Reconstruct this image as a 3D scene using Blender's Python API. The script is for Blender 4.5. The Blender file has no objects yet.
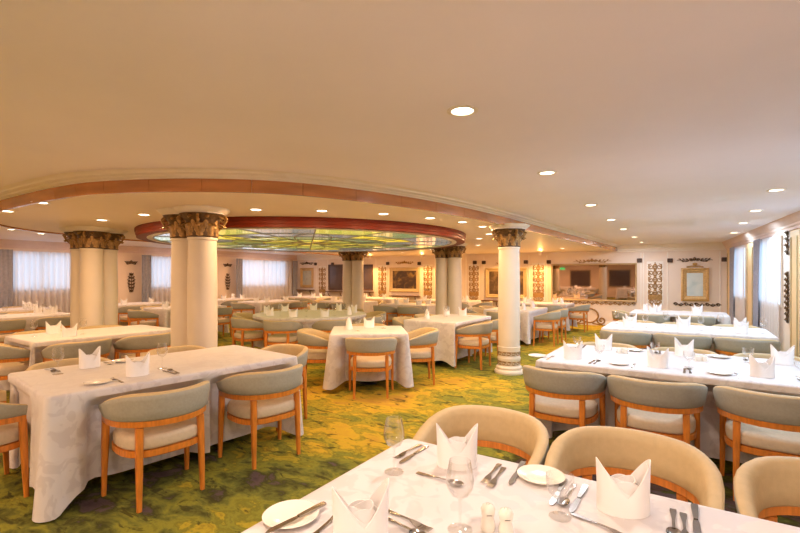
import bpy, math, random
from mathutils import Vector, Matrix
random.seed(7)
PI = math.pi
sc = bpy.context.scene
COL = sc.collection

# ------------------------------------------------------------------ camera, world, exposure
F = 450.0; CX = 400.0; HY = 277.0; YAW = math.atan(289 / F); CAMZ = 1.5
cam_d = bpy.data.cameras.new('camera'); cam = bpy.data.objects.new('camera', cam_d); COL.objects.link(cam)
cam_d.sensor_fit = 'HORIZONTAL'; cam_d.sensor_width = 36; cam_d.lens = 36 * F / 800
cam_d.shift_y = (HY - 266.5) / 800; cam_d.clip_start = 0.02
cam.location = (0, 0, CAMZ); cam.rotation_euler = (PI / 2, 0, YAW)
sc.camera = cam
w = bpy.data.worlds.new('world'); sc.world = w; w.use_nodes = True
w.node_tree.nodes['Background'].inputs[0].default_value = (0.75, 0.85, 1, 1)
w.node_tree.nodes['Background'].inputs[1].default_value = 0.3
sc.view_settings.view_transform = 'Standard'; sc.view_settings.look = 'None'
sc.view_settings.gamma = 1; sc.view_settings.use_curve_mapping = False
sc.view_settings.exposure = 0.78
sc.cycles.max_bounces = 14; sc.cycles.diffuse_bounces = 8
WARM = (1.0, 0.63, 0.40); AMBER = (1.0, 0.60, 0.29); NEUTRAL = (0.93, 0.93, 1.0); COOL = (0.55, 0.78, 1.0); SOFT = (1.0, 0.76, 0.60); DAY = (0.74, 0.87, 1.0)
P_LOW, P_UP, P_WASH, E_PANE, E_GLASS = 8.0, 13.5, 36.0, 1.8, 0.75
P_FILL = 55.0

# pixel -> world (a pixel gives a direction; the distance comes from the plane it touches)
RX, RY = math.cos(YAW), math.sin(YAW); FX, FY = -math.sin(YAW), math.cos(YAW)
def ray(px, py):
    r = (px - CX) / F; u = (HY - py) / F
    return Vector((RX * r + FX, RY * r + FY, u))
def at_z(px, py, z):
    d = ray(px, py); k = (z - CAMZ) / d.z
    return Vector((d.x * k, d.y * k, z))
def at_wall(px, py, a, b):
    d = ray(px, py); t = Vector((b[0] - a[0], b[1] - a[1])); n = Vector((-t.y, t.x))
    k = (n.x * a[0] + n.y * a[1]) / (n.x * d.x + n.y * d.y)
    return Vector((d.x * k, d.y * k, CAMZ + d.z * k))

# ------------------------------------------------------------------ materials
def nd(nt, t, **kw):
    n = nt.nodes.new(t)
    for k, v in kw.items(): setattr(n, k, v)
    return n
def mat(name, col, rough=0.5, metal=0.0, var=0.0, vscale=8.0, bump=0.0, bscale=60.0, coat=0.0, stretch=None, spec=0.5, detail=4):
    m = bpy.data.materials.new(name); m.use_nodes = True; nt = m.node_tree
    b = nt.nodes['Principled BSDF']
    b.inputs['Base Color'].default_value = (*col, 1); b.inputs['Roughness'].default_value = rough
    b.inputs['Metallic'].default_value = metal; b.inputs['Coat Weight'].default_value = coat
    b.inputs['Specular IOR Level'].default_value = spec
    tc = nd(nt, 'ShaderNodeTexCoord'); mp = nd(nt, 'ShaderNodeMapping')
    nt.links.new(tc.outputs['Object'], mp.inputs[0])
    if stretch: mp.inputs['Scale'].default_value = stretch
    if var:
        no = nd(nt, 'ShaderNodeTexNoise'); no.inputs['Scale'].default_value = vscale; no.inputs['Detail'].default_value = detail
        nt.links.new(mp.outputs[0], no.inputs['Vector'])
        r = nd(nt, 'ShaderNodeValToRGB')
        r.color_ramp.elements[0].position = 0.3; r.color_ramp.elements[1].position = 0.7
        r.color_ramp.elements[0].color = (*[c * (1 - var) for c in col], 1)
        r.color_ramp.elements[1].color = (*[min(1, c * (1 + var)) for c in col], 1)
        nt.links.new(no.outputs['Fac'], r.inputs[0]); nt.links.new(r.outputs[0], b.inputs['Base Color'])
    if bump:
        n2 = nd(nt, 'ShaderNodeTexNoise'); n2.inputs['Scale'].default_value = bscale; n2.inputs['Detail'].default_value = 3
        nt.links.new(mp.outputs[0], n2.inputs['Vector'])
        bp = nd(nt, 'ShaderNodeBump'); bp.inputs['Strength'].default_value = bump; bp.inputs['Distance'].default_value = 0.01
        nt.links.new(n2.outputs['Fac'], bp.inputs['Height']); nt.links.new(bp.outputs[0], b.inputs['Normal'])
    return m
def emit(name, col, s):
    m = bpy.data.materials.new(name); m.use_nodes = True; nt = m.node_tree
    nt.nodes.remove(nt.nodes['Principled BSDF'])
    e = nd(nt, 'ShaderNodeEmission'); e.inputs[0].default_value = (*col, 1); e.inputs[1].default_value = s
    nt.links.new(e.outputs[0], nt.nodes['Material Output'].inputs[0]); return m
M = {}
M['ceil'] = mat('ceiling_paint', (0.93, 0.87, 0.91), 0.55, var=0.02, vscale=1.5)
M['ceil_low'] = mat('dropped_ceiling_paint', (0.90, 0.77, 0.64), 0.5, var=0.02, vscale=1.5)
M['plaster'] = mat('white_plaster', (0.86, 0.80, 0.73), 0.5, var=0.03, vscale=5)
M['crown'] = mat('pink_crown_paint', (0.74, 0.56, 0.47), 0.6, var=0.04, vscale=4, spec=0.2)
M['wall'] = mat('cream_wall_paint', (0.80, 0.69, 0.60), 0.55, var=0.03, vscale=2)
M['wall_l'] = mat('peach_wall_paint', (0.80, 0.64, 0.50), 0.55, var=0.03, vscale=2)
M['gold_cream'] = mat('gold_cream_paint', (0.78, 0.56, 0.30), 0.45, var=0.05, vscale=3)
M['copper'] = mat('copper_brown_veneer', (0.52, 0.21, 0.07), 0.2, var=0.22, vscale=1.6, coat=0.6, stretch=(1, 1, 6))
M['redwood'] = mat('red_mahogany', (0.21, 0.028, 0.010), 0.45, var=0.2, vscale=3, stretch=(1, 1, 8), spec=0.25)
M['bronze'] = mat('antique_gilt', (0.36, 0.21, 0.075), 0.42, metal=0.45, var=0.4, vscale=25, bump=0.4, bscale=60)
M['gilt'] = mat('gilt_scrollwork', (0.40, 0.235, 0.085), 0.42, metal=0.4, var=0.25, vscale=25)
M['darkbronze'] = mat('dark_bronze', (0.13, 0.075, 0.035), 0.45, metal=0.4, var=0.3, vscale=30)
M['giltwood'] = mat('gilt_wood', (0.60, 0.38, 0.15), 0.35, metal=0.35, var=0.15, vscale=20)
M['creamframe'] = mat('cream_frame', (0.50, 0.37, 0.20), 0.4, var=0.08, vscale=10)
M['shaft'] = mat('ivory_column', (0.76, 0.67, 0.55), 0.35, var=0.04, vscale=3)
M['sage'] = mat('sage_fabric', (0.355, 0.34, 0.28), 0.75, var=0.06, vscale=60, bump=0.15, bscale=400)
M['creamfab'] = mat('cream_upholstery', (0.52, 0.39, 0.205), 0.6, var=0.05, vscale=30, bump=0.1, bscale=300)
M['seatfab'] = mat('beige_seat_fabric', (0.56, 0.455, 0.32), 0.7, var=0.06, vscale=40, bump=0.12, bscale=350)
M['wood'] = mat('honey_wood', (0.60, 0.20, 0.026), 0.38, var=0.22, vscale=9, stretch=(6, 6, 1), coat=0.2)
M['darkwood'] = mat('dark_wood', (0.12, 0.05, 0.02), 0.4, var=0.25, vscale=10, stretch=(1, 6, 6))
M['napkin'] = mat('napkin_linen', (0.85, 0.83, 0.82), 0.85, bump=0.1, bscale=500)
M['china'] = mat('white_china', (0.84, 0.80, 0.72), 0.15, coat=0.4, var=0.01)
M['steel'] = mat('polished_steel', (0.36, 0.335, 0.31), 0.2, metal=1.0, var=0.05, vscale=20)
M['lamp_trim'] = mat('lamp_trim', (0.85, 0.78, 0.68), 0.3, var=0.02)
M['black'] = mat('black_metal', (0.02, 0.018, 0.018), 0.5, var=0.1)
M['lead'] = mat('lead_came', (0.42, 0.41, 0.36), 0.4, metal=0.6, var=0.2)
M['drape'] = mat('grey_drape', (0.30, 0.30, 0.36), 0.8, var=0.1, vscale=15)
M['pane'] = emit('daylight_pane', (0.50, 0.72, 1.0), E_PANE)
M['frame_white'] = mat('window_frame_paint', (0.75, 0.62, 0.50), 0.4, var=0.03)
M['exit'] = emit('green_exit_glow', (0.05, 0.9, 0.25), 1.5)

def damask():
    m = mat('white_damask', (0.65, 0.62, 0.62), 0.7); nt = m.node_tree; b = nt.nodes['Principled BSDF']
    tc = nd(nt, 'ShaderNodeTexCoord')
    no = nd(nt, 'ShaderNodeTexNoise'); no.inputs['Scale'].default_value = 9; no.inputs['Detail'].default_value = 2; no.inputs['Distortion'].default_value = 1.2
    nt.links.new(tc.outputs['Object'], no.inputs['Vector'])
    r = nd(nt, 'ShaderNodeValToRGB'); r.color_ramp.interpolation = 'EASE'
    r.color_ramp.elements[0].position = 0.50; r.color_ramp.elements[1].position = 0.56
    nt.links.new(no.outputs['Fac'], r.inputs[0])
    mx = nd(nt, 'ShaderNodeMix', data_type='RGBA')
    mx.inputs['A'].default_value = (0.65, 0.62, 0.62, 1); mx.inputs['B'].default_value = (0.575, 0.54, 0.545, 1)
    nt.links.new(r.outputs[0], mx.inputs['Factor']); nt.links.new(mx.outputs['Result'], b.inputs['Base Color'])
    r2 = nd(nt, 'ShaderNodeMapRange'); r2.inputs['To Min'].default_value = 0.8; r2.inputs['To Max'].default_value = 0.45
    nt.links.new(r.outputs[0], r2.inputs[0]); nt.links.new(r2.outputs[0], b.inputs['Roughness'])
    n2 = nd(nt, 'ShaderNodeTexNoise'); n2.inputs['Scale'].default_value = 3.2; n2.inputs['Detail'].default_value = 3
    nt.links.new(tc.outputs['Object'], n2.inputs['Vector'])
    bp = nd(nt, 'ShaderNodeBump'); bp.inputs['Strength'].default_value = 0.25; bp.inputs['Distance'].default_value = 0.03
    nt.links.new(n2.outputs['Fac'], bp.inputs['Height']); nt.links.new(bp.outputs[0], b.inputs['Normal'])
    return m
M['cloth'] = damask()

def glassmat():
    m = bpy.data.materials.new('clear_glass'); m.use_nodes = True; nt = m.node_tree
    nt.nodes.remove(nt.nodes['Principled BSDF'])
    t = nd(nt, 'ShaderNodeBsdfTransparent'); t.inputs[0].default_value = (0.985, 0.985, 0.98, 1)
    g = nd(nt, 'ShaderNodeBsdfGlossy'); g.inputs['Roughness'].default_value = 0.04; g.inputs[0].default_value = (0.9, 0.9, 0.9, 1)
    lw = nd(nt, 'ShaderNodeLayerWeight'); lw.inputs[0].default_value = 0.28
    mr = nd(nt, 'ShaderNodeMapRange'); mr.inputs['To Min'].default_value = 0.012; mr.inputs['To Max'].default_value = 0.65
    mx = nd(nt, 'ShaderNodeMixShader')
    nt.links.new(lw.outputs['Facing'], mr.inputs[0]); nt.links.new(mr.outputs[0], mx.inputs[0])
    nt.links.new(t.outputs[0], mx.inputs[1]); nt.links.new(g.outputs[0], mx.inputs[2])
    nt.links.new(mx.outputs[0], nt.nodes['Material Output'].inputs[0]); return m
M['glass'] = glassmat()

def sheer(name, col, tr):
    m = bpy.data.materials.new(name); m.use_nodes = True; nt = m.node_tree
    nt.nodes.remove(nt.nodes['Principled BSDF'])
    d = nd(nt, 'ShaderNodeBsdfDiffuse'); d.inputs[0].default_value = (*col, 1)
    t = nd(nt, 'ShaderNodeBsdfTranslucent'); t.inputs[0].default_value = (*col, 1)
    mx = nd(nt, 'ShaderNodeMixShader'); mx.inputs[0].default_value = tr
    nt.links.new(d.outputs[0], mx.inputs[1]); nt.links.new(t.outputs[0], mx.inputs[2])
    nt.links.new(mx.outputs[0], nt.nodes['Material Output'].inputs[0]); return m
M['sheer'] = sheer('sheer_voile', (0.80, 0.76, 0.75), 0.38)

def mirrormat():
    m = mat('smoked_mirror', (0.50, 0.38, 0.30), 0.03, metal=1.0, var=0.02); return m
M['mirror'] = mirrormat()

def pane_glass(name, col, e):
    m = bpy.data.materials.new(name); m.use_nodes = True; nt = m.node_tree; b = nt.nodes['Principled BSDF']
    b.inputs['Base Color'].default_value = (*col, 1); b.inputs['Roughness'].default_value = 0.06; b.inputs['Metallic'].default_value = 0.55
    tc = nd(nt, 'ShaderNodeTexCoord'); no = nd(nt, 'ShaderNodeTexNoise'); no.inputs['Scale'].default_value = 2.2; no.inputs['Detail'].default_value = 3
    nt.links.new(tc.outputs['Object'], no.inputs['Vector'])
    mx = nd(nt, 'ShaderNodeMix', data_type='RGBA'); mx.inputs['A'].default_value = (*[c * 0.35 for c in col], 1); mx.inputs['B'].default_value = (*col, 1)
    nt.links.new(no.outputs['Fac'], mx.inputs['Factor'])
    nt.links.new(mx.outputs['Result'], b.inputs['Emission Color']); b.inputs['Emission Strength'].default_value = e
    return m
GP = {'yellow': pane_glass('yellow_glass', (0.85, 0.66, 0.05), E_GLASS), 'lime': pane_glass('lime_glass', (0.50, 0.50, 0.08), E_GLASS),
      'green': pane_glass('green_glass', (0.22, 0.30, 0.13), E_GLASS), 'grey': pane_glass('grey_glass', (0.42, 0.46, 0.44), E_GLASS * 0.45),
      'amber': pane_glass('amber_glass', (0.55, 0.25, 0.04), E_GLASS)}

def carpet():
    m = mat('painterly_carpet', (0.3, 0.3, 0.05), 0.95, spec=0.1); nt = m.node_tree; b = nt.nodes['Principled BSDF']; L = nt.links
    g = nd(nt, 'ShaderNodeNewGeometry')
    def noise(scale, det, dist, st=(1, 1, 1), off=(0, 0, 0)):
        mp = nd(nt, 'ShaderNodeMapping'); mp.inputs['Scale'].default_value = st; mp.inputs['Location'].default_value = off; mp.inputs['Rotation'].default_value = (0, 0, 0.5)
        L.new(g.outputs['Position'], mp.inputs[0])
        n = nd(nt, 'ShaderNodeTexNoise'); n.inputs['Scale'].default_value = scale; n.inputs['Detail'].default_value = det; n.inputs['Distortion'].default_value = dist
        n.inputs['Roughness'].default_value = 0.62
        L.new(mp.outputs[0], n.inputs['Vector']); return n.outputs['Fac']
    def math_(op, a, c):
        n = nd(nt, 'ShaderNodeMath', operation=op)
        for i, v in enumerate((a, c)):
            if isinstance(v, (int, float)): n.inputs[i].default_value = v
            else: L.new(v, n.inputs[i])
        return n.outputs[0]
    def blob(x, y, rad):
        vm = nd(nt, 'ShaderNodeVectorMath', operation='DISTANCE'); vm.inputs[1].default_value = (x, y, 0); L.new(g.outputs['Position'], vm.inputs[0])
        r = nd(nt, 'ShaderNodeMapRange'); r.inputs['From Min'].default_value = 0; r.inputs['From Max'].default_value = rad
        r.inputs['To Min'].default_value = 1; r.inputs['To Max'].default_value = 0; L.new(vm.outputs['Value'], r.inputs[0]); return r.outputs[0]
    big = noise(0.85, 7, 0.35); fine = noise(3.6, 5, 0.5, (1, 1.7, 1), (3, 1, 0))
    v = math_('ADD', math_('MULTIPLY', big, 0.62), math_('MULTIPLY', fine, 0.38))
    for (x, y, r, k) in ((-3.1, 4.4, 2.2, 0.12), (-3.2, 9.8, 3.0, 0.09), (-8, 9.5, 3.5, 0.06), (-2.3, 1.6, 1.7, -0.07), (-0.2, 3.2, 1.9, -0.22), (-4.2, 0.4, 1.6, -0.06), (-2.6, 14.0, 1.6, 0.14), (-6, 5, 3, 0.05), (-1.6, 2.6, 1.2, 0.08)):
        v = math_('ADD', v, math_('MULTIPLY', blob(x, y, r), k))
    rp = nd(nt, 'ShaderNodeValToRGB'); cr = rp.color_ramp
    stops = [(0.30, (0.05, 0.032, 0.04)), (0.385, (0.11, 0.075, 0.07)), (0.41, (0.06, 0.06, 0.016)), (0.455, (0.15, 0.155, 0.03)), (0.49, (0.25, 0.24, 0.032)), (0.515, (0.17, 0.165, 0.025)),
             (0.545, (0.42, 0.33, 0.03)), (0.57, (0.27, 0.21, 0.025)), (0.60, (0.56, 0.37, 0.028)), (0.70, (0.46, 0.25, 0.04))]
    cr.elements[0].position, cr.elements[0].color = stops[0][0], (*stops[0][1], 1)
    cr.elements[1].position, cr.elements[1].color = stops[-1][0], (*stops[-1][1], 1)
    for p, c in stops[1:-1]:
        e = cr.elements.new(p); e.color = (*c, 1)
    L.new(v, rp.inputs[0])
    # dark brush flecks
    fl = noise(4.2, 5, 0.8, (1, 2.6, 1), (7, 2, 0)); r2 = nd(nt, 'ShaderNodeValToRGB')
    r2.color_ramp.elements[0].position = 0.575; r2.color_ramp.elements[1].position = 0.63
    L.new(fl, r2.inputs[0])
    mx = nd(nt, 'ShaderNodeMix', data_type='RGBA'); mx.inputs['B'].default_value = (0.05, 0.045, 0.015, 1)
    L.new(math_('MULTIPLY', r2.outputs[0], 0.8), mx.inputs['Factor']); L.new(rp.outputs[0], mx.inputs['A'])
    L.new(mx.outputs['Result'], b.inputs['Base Color'])
    pile = noise(260, 2, 0); bp = nd(nt, 'ShaderNodeBump'); bp.inputs['Strength'].default_value = 0.25; bp.inputs['Distance'].default_value = 0.006
    L.new(pile, bp.inputs['Height']); L.new(bp.outputs[0], b.inputs['Normal'])
    return m
M['carpet'] = carpet()

# ------------------------------------------------------------------ mesh helpers
class MB:
    def __init__(s): s.v = []; s.f = []; s.mi = []; s.cur = 0
    def add(s, vs, fs, mi=None):
        o = len(s.v); s.v += [tuple(p) for p in vs]; s.f += [tuple(i + o for i in f) for f in fs]
        s.mi += [s.cur if mi is None else mi] * len(fs); return s
    def box(s, x0, x1, y0, y1, z0, z1, mtx=None):
        vs = [Vector((x, y, z)) for z in (z0, z1) for y in (y0, y1) for x in (x0, x1)]
        if mtx: vs = [mtx @ p for p in vs]
        return s.add(vs, [(0, 2, 3, 1), (4, 5, 7, 6), (0, 1, 5, 4), (2, 6, 7, 3), (0, 4, 6, 2), (1, 3, 7, 5)])
    def bevel_box(s, x0, x1, y0, y1, z0, z1, b, mtx=None):
        # box with chamfered vertical and top/bottom edges
        loops = []
        for (z, k) in ((z0, b), (z0 + b, 0), (z1 - b, 0), (z1, b)):
            X0, X1, Y0, Y1 = x0 + k, x1 - k, y0 + k, y1 - k
            loops.append([Vector(p) for p in ((X0 + b, Y0, z), (X1 - b, Y0, z), (X1, Y0 + b, z), (X1, Y1 - b, z), (X1 - b, Y1, z), (X0 + b, Y1, z), (X0, Y1 - b, z), (X0, Y0 + b, z))])
        if mtx: loops = [[mtx @ p for p in l] for l in loops]
        return s.loft(loops, True, True)
    def loft(s, loops, closed=True, caps=False):
        n = len(loops[0]); vs = [p for l in loops for p in l]; fs = []
        for i in range(len(loops) - 1):
            for j in range(n if closed else n - 1):
                k = (j + 1) % n
                fs.append((i * n + j, i * n + k, (i + 1) * n + k, (i + 1) * n + j))
        if caps:
            fs.append(tuple(reversed(range(n)))); fs.append(tuple(range((len(loops) - 1) * n, len(loops) * n)))
        return s.add(vs, fs)
    def lathe(s, prof, n=24, c=(0, 0, 0), caps=False):
        loops = [[(c[0] + r * math.cos(2 * PI * j / n), c[1] + r * math.sin(2 * PI * j / n), c[2] + z) for j in range(n)] for r, z in prof]
        return s.loft(loops, True, caps)
    def tube(s, pts, r, n=6, closed=False):
        pts = [Vector(p) for p in pts]; loops = []
        rr = r if isinstance(r, (list, tuple)) else [r] * len(pts)
        up = Vector((0.123, 0.31, 0.94)).normalized()
        for i, p in enumerate(pts):
            a = pts[i - 1] if (i or closed) else p; b = pts[(i + 1) % len(pts)] if (i < len(pts) - 1 or closed) else p
            t = (b - a); t = t.normalized() if t.length > 1e-9 else Vector((0, 0, 1))
            u = t.cross(up); u = u.normalized() if u.length > 1e-4 else t.orthogonal().normalized()
            v = t.cross(u)
            loops.append([p + (u * math.cos(2 * PI * j / n) + v * math.sin(2 * PI * j / n)) * rr[i] for j in range(n)])
        if closed: loops.append(loops[0]); return s.loft(loops)
        return s.loft(loops, True, True)
    def strip(s, prof, th, mtx=None):
        # (x, halfwidth, z) slab running along +x
        loops = [[(x, -h, z), (x, h, z), (x, h, z + th), (x, -h, z + th)] for x, h, z in prof]
        if mtx: loops = [[mtx @ Vector(p) for p in l] for l in loops]
        return s.loft(loops, True, True)
    def mesh(s, name, mats, smooth=True, angle=40):
        me = bpy.data.meshes.new(name); me.from_pydata(s.v, [], s.f)
        if not isinstance(mats, (list, tuple)): mats = [mats]
        for m in mats: me.materials.append(m)
        me.polygons.foreach_set('material_index', s.mi)
        if smooth:
            me.polygons.foreach_set('use_smooth', [True] * len(me.polygons))
            try: me.set_sharp_from_angle(angle=math.radians(angle))
            except Exception: pass
        me.update(); return me
def obj(name, me, parent=None, loc=None, rz=None):
    o = bpy.data.objects.new(name, me); COL.objects.link(o)
    if parent: o.parent = parent
    if loc is not None: o.location = loc
    if rz is not None: o.rotation_euler = (0, 0, rz)
    return o
def tag(o, label, cat, group=None):
    o['label'] = label; o['category'] = cat
    if group: o['group'] = group
    return o
def thing(name, label, cat, loc=(0, 0, 0), rz=0, group=None):
    o = obj(name, None, None, loc, rz); return tag(o, label, cat, group)
def struct(name, me, label=None):
    o = obj(name, me); o['kind'] = 'structure'
    if label: o['label'] = label
    return o
def dup(root, loc, rz, label, group):
    r = root.copy(); COL.objects.link(r); r.location = loc; r.rotation_euler = (0, 0, rz); r['label'] = label
    if group: r['group'] = group
    elif 'group' in r: del r['group']
    for ch in list(root.children):
        c = ch.copy(); COL.objects.link(c); c.parent = r
        for g in ch.children:
            d = g.copy(); COL.objects.link(d); d.parent = c
    return r
def catmull(pts, n=8):
    out = []; P = [pts[0]] + list(pts) + [pts[-1]]
    for i in range(1, len(P) - 2):
        p0, p1, p2, p3 = (Vector(p) for p in P[i - 1:i + 3])
        for k in range(n):
            t = k / n
            out.append(0.5 * ((2 * p1) + (p2 - p0) * t + (2 * p0 - 5 * p1 + 4 * p2 - p3) * t * t + (3 * p1 - p0 - 3 * p2 + p3) * t ** 3))
    out.append(Vector(pts[-1])); return out
def sm(a, b, x):
    t = max(0, min(1, (x - a) / (b - a))); return t * t * (3 - 2 * t)

# ------------------------------------------------------------------ room shell
Z0, Z1, Z2 = 2.46, 2.31, 2.17          # outer ceiling, dropped ceiling, glass drum
AXIS = -6.35
BA, BB = (0.88, 15.3), (-14.6, 14.3)    # back wall line
RA, RB = (2.84, -6.8), (0.88, 15.3)     # pilastered window wall
LA, LB = (-14.95, -6.8), (-14.6, 14.3)  # curtained window wall
def wall_slab(name, a, b, out, m, z1=Z0 + 0.1, th=0.15):
    a = Vector((*a, 0)); b = Vector((*b, 0)); o = Vector((*out, 0)) * th
    mb = MB(); q = [a, b, b + o, a + o]
    mb.loft([[p + Vector((0, 0, -0.1)) for p in q], [p + Vector((0, 0, z1)) for p in q]], True, True)
    return struct(name, mb.mesh(name, m, False))
fl = MB().box(-15.2, 3.1, -7, 15.6, -0.12, 0); struct('floor', fl.mesh('floor', M['carpet'], False))
cl = MB().box(-15.2, 3.1, -7, 15.6, Z0, Z0 + 0.12); ceiling = struct('ceiling', cl.mesh('ceiling', M['ceil'], False))
wb = wall_slab('wall_back', BA, BB, (0.065, 1), M['wall'])
wr = wall_slab('wall_right', RA, RB, (1, 0.09), M['wall'])
wl = wall_slab('wall_left', LA, LB, (-1, 0), M['wall_l'])
wn = wall_slab('wall_rear', (3.0, -6.8), (-15.1, -6.8), (0, -1), M['wall_l'])

# dropped ceiling: outline of a long horseshoe running to the back wall
half = [(AXIS, 1.95), (-5.4, 1.97), (-4.66, 2.09), (-3.79, 2.52), (-3.16, 3.16), (-2.73, 4.25), (-2.5, 5.4), (-2.36, 6.8), (-2.2, 9.6), (-2.02, 12.5), (-1.86, 15.1)]
rp = [Vector((p.x, p.y, 0)) for p in catmull([Vector((x, y, 0)) for x, y in half], 8)]
lp = [Vector((2 * AXIS - p.x, min(p.y, 14.55), 0)) for p in rp[1:]]
outline = list(reversed(lp)) + rp
mb = MB()
mb.loft([[Vector((p.x, p.y, Z1)) for p in outline], [Vector((p.x, p.y, Z0 - 0.002)) for p in outline]], True, True)
drop = struct('ceiling_dropped', mb.mesh('ceiling_dropped', M['ceil_low'], False), 'lower cream ceiling zone edged in copper veneer')
def normals2(path):
    ns = []
    for i in range(len(path)):
        t = path[min(i + 1, len(path) - 1)] - path[max(i - 1, 0)]; t.z = 0; t.normalize()
        ns.append(Vector((t.y, -t.x, 0)))
    return ns
def sweep(path, ns, prof, name, m, parent, caps=True):
    # prof: (out, z) closed polygon
    mb = MB(); mb.loft([[p + n * o + Vector((0, 0, z)) for o, z in prof] for p, n in zip(path, ns)], True, caps)
    return obj(name, mb.mesh(name, m, True, 30), parent)
on = normals2(outline)
PATHLEN = 4
k = 0
for i in range(0, len(outline) - 1, PATHLEN):         # veneer panels, each its own piece
    seg = outline[i:i + PATHLEN + 1]; ns = on[i:i + PATHLEN + 1]
    if len(seg) < 2: continue
    seg = [q.copy() for q in seg]
    d0 = (seg[1] - seg[0]).normalized(); seg[0] = seg[0] + d0 * 0.004
    sweep(seg, ns, [(0, Z1 - 0.024), (0.03, Z1 - 0.024), (0.03, Z1 + 0.095), (0, Z1 + 0.095)], 'fascia_panel', M['copper'], drop)
sweep(outline, on, [(0.0, Z1 + 0.096), (0.04, Z1 + 0.096), (0.045, Z1 + 0.105), (0.08, Z1 + 0.11), (0.09, Z1 + 0.12), (0.15, Z1 + 0.126), (0.16, Z1 + 0.138), (0.22, Z0 - 0.003), (0.0, Z0 - 0.003)], 'cornice', M['plaster'], drop)

# crown mouldings along the three visible walls
def crown(name, a, b, inward, m):
    a = Vector((*a, 0)); b = Vector((*b, 0)); n = Vector((*inward, 0)).normalized()
    prof = [(0, 2.25), (0.025, 2.25), (0.03, 2.29), (0.05, 2.31), (0.055, 2.34), (0.085, 2.37), (0.12, 2.43), (0.13, Z0 - 0.001), (0, Z0 - 0.001)]
    mb = MB(); mb.loft([[p + n * o + Vector((0, 0, z)) for o, z in prof] for p in (a, b)], True, True)
    return struct(name, mb.mesh(name, m, True, 25))
crown('trim_1', (0.88, 15.3), (-1.86, 15.13), (0.065, -1), M['plaster'])
crown('trim_2', RA, RB, (-1, -0.09), M['crown'])
crown('trim_3', LA, LB, (1, 0), M['crown'])
crown('trim_4', (-10.9, 14.54), BB, (0.065, -1), M['plaster'])
def skirting(name, a, b, inward, m):
    a = Vector((*a, 0)); b = Vector((*b, 0)); n = Vector((*inward, 0)).normalized()
    prof = [(0, 0.0), (0.02, 0.0), (0.02, 0.10), (0.012, 0.12), (0, 0.125)]
    mb = MB(); mb.loft([[p + n * o + Vector((0, 0, z)) for o, z in prof] for p in (a, b)], True, True)
    return struct(name, mb.mesh(name, m, True, 25))
skirting('baseboard_back', BA, BB, (0.065, -1), M['plaster'])
skirting('baseboard_right', RA, RB, (-1, -0.09), M['plaster'])
skirting('baseboard_left', LA, LB, (1, 0), M['plaster'])

# ------------------------------------------------------------------ stained-glass drum
drum = thing('stained_glass_drum', 'round mahogany-edged ceiling drum with yellow green stained glass underside', 'ceiling lamp', (AXIS - 0.06, 6.68, Z2))
R = 3.06; mb = MB()
mb.lathe([(R - 0.16, 0.006), (R - 0.02, 0.0), (R, 0.004), (R, 0.04), (R + 0.012, 0.046), (R + 0.012, 0.09), (R + 0.024, 0.096), (R + 0.024, 0.139), (R - 0.16, 0.139)], 96)
obj('fascia', mb.mesh('fascia', M['redwood'], True, 30), drum)
mb = MB(); mb.lathe([(R - 0.25, 0.03), (R - 0.24, 0.004), (R - 0.20, -0.004), (R - 0.155, 0.004), (R - 0.155, 0.03)], 96)
obj('rim', mb.mesh('rim', M['plaster'], True, 30), drum)
rings = [(0.02, 0.42, 8), (0.42, 0.95, 8), (0.95, 1.5, 16), (1.5, 2.05, 16), (2.05, 2.80, 16)]
cam_mb = MB()
rnd = random.Random(3)
for ri, (r0, r1, n) in enumerate(rings):
    meshes = {}
    for kk in range(n):
        if ri == 0: c = ('yellow', 'amber')[kk % 2]
        elif ri == 1: c = ('lime', 'yellow')[kk % 2]
        elif ri == 2: c = rnd.choice(['lime', 'green', 'yellow', 'lime'])
        elif ri == 3: c = rnd.choice(['green', 'grey', 'lime', 'grey', 'yellow'])
        else: c = rnd.choice(['grey', 'grey', 'green', 'grey', 'lime'])
        if c not in meshes:
            p = MB(); a0, a1 = 0.012 / r1, 2 * PI / n - 0.012 / r1; S = 6
            lo = []
            for z in (0.022, 0.012):
                lo.append([Vector((r * math.cos(a), r * math.sin(a), z)) for r, rg in ((r0 + 0.012, range(S + 1)), (r1 - 0.012, range(S, -1, -1))) for a in [a0 + (a1 - a0) * q / S for q in rg]])
            p.loft(lo, True, True); meshes[c] = p.mesh('pane_' + c, GP[c], False)
        obj('pane', meshes[c], drum, None, 2 * PI * kk / n)
        a = 2 * PI * kk / n
        cam_mb.tube([(r0 * math.cos(a), r0 * math.sin(a), 0.014), (r1 * math.cos(a), r1 * math.sin(a), 0.014)], 0.014, 5)
    cam_mb.tube([(r1 * math.cos(2 * PI * q / 64), r1 * math.sin(2 * PI * q / 64), 0.014) for q in range(64)], 0.016, 5, True)
for kk in range(8):       # petal arcs across the middle rings
    a = 2 * PI * kk / 8
    cam_mb.tube([((0.42 + 1.63 * math.sin(PI * q / 12)) * math.cos(a + (q - 6) / 6 * PI / 8), (0.42 + 1.63 * math.sin(PI * q / 12)) * math.sin(a + (q - 6) / 6 * PI / 8), 0.011) for q in range(13)], 0.013, 5)
obj('lead_came', cam_mb.mesh('lead_came', M['lead']), drum)

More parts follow.
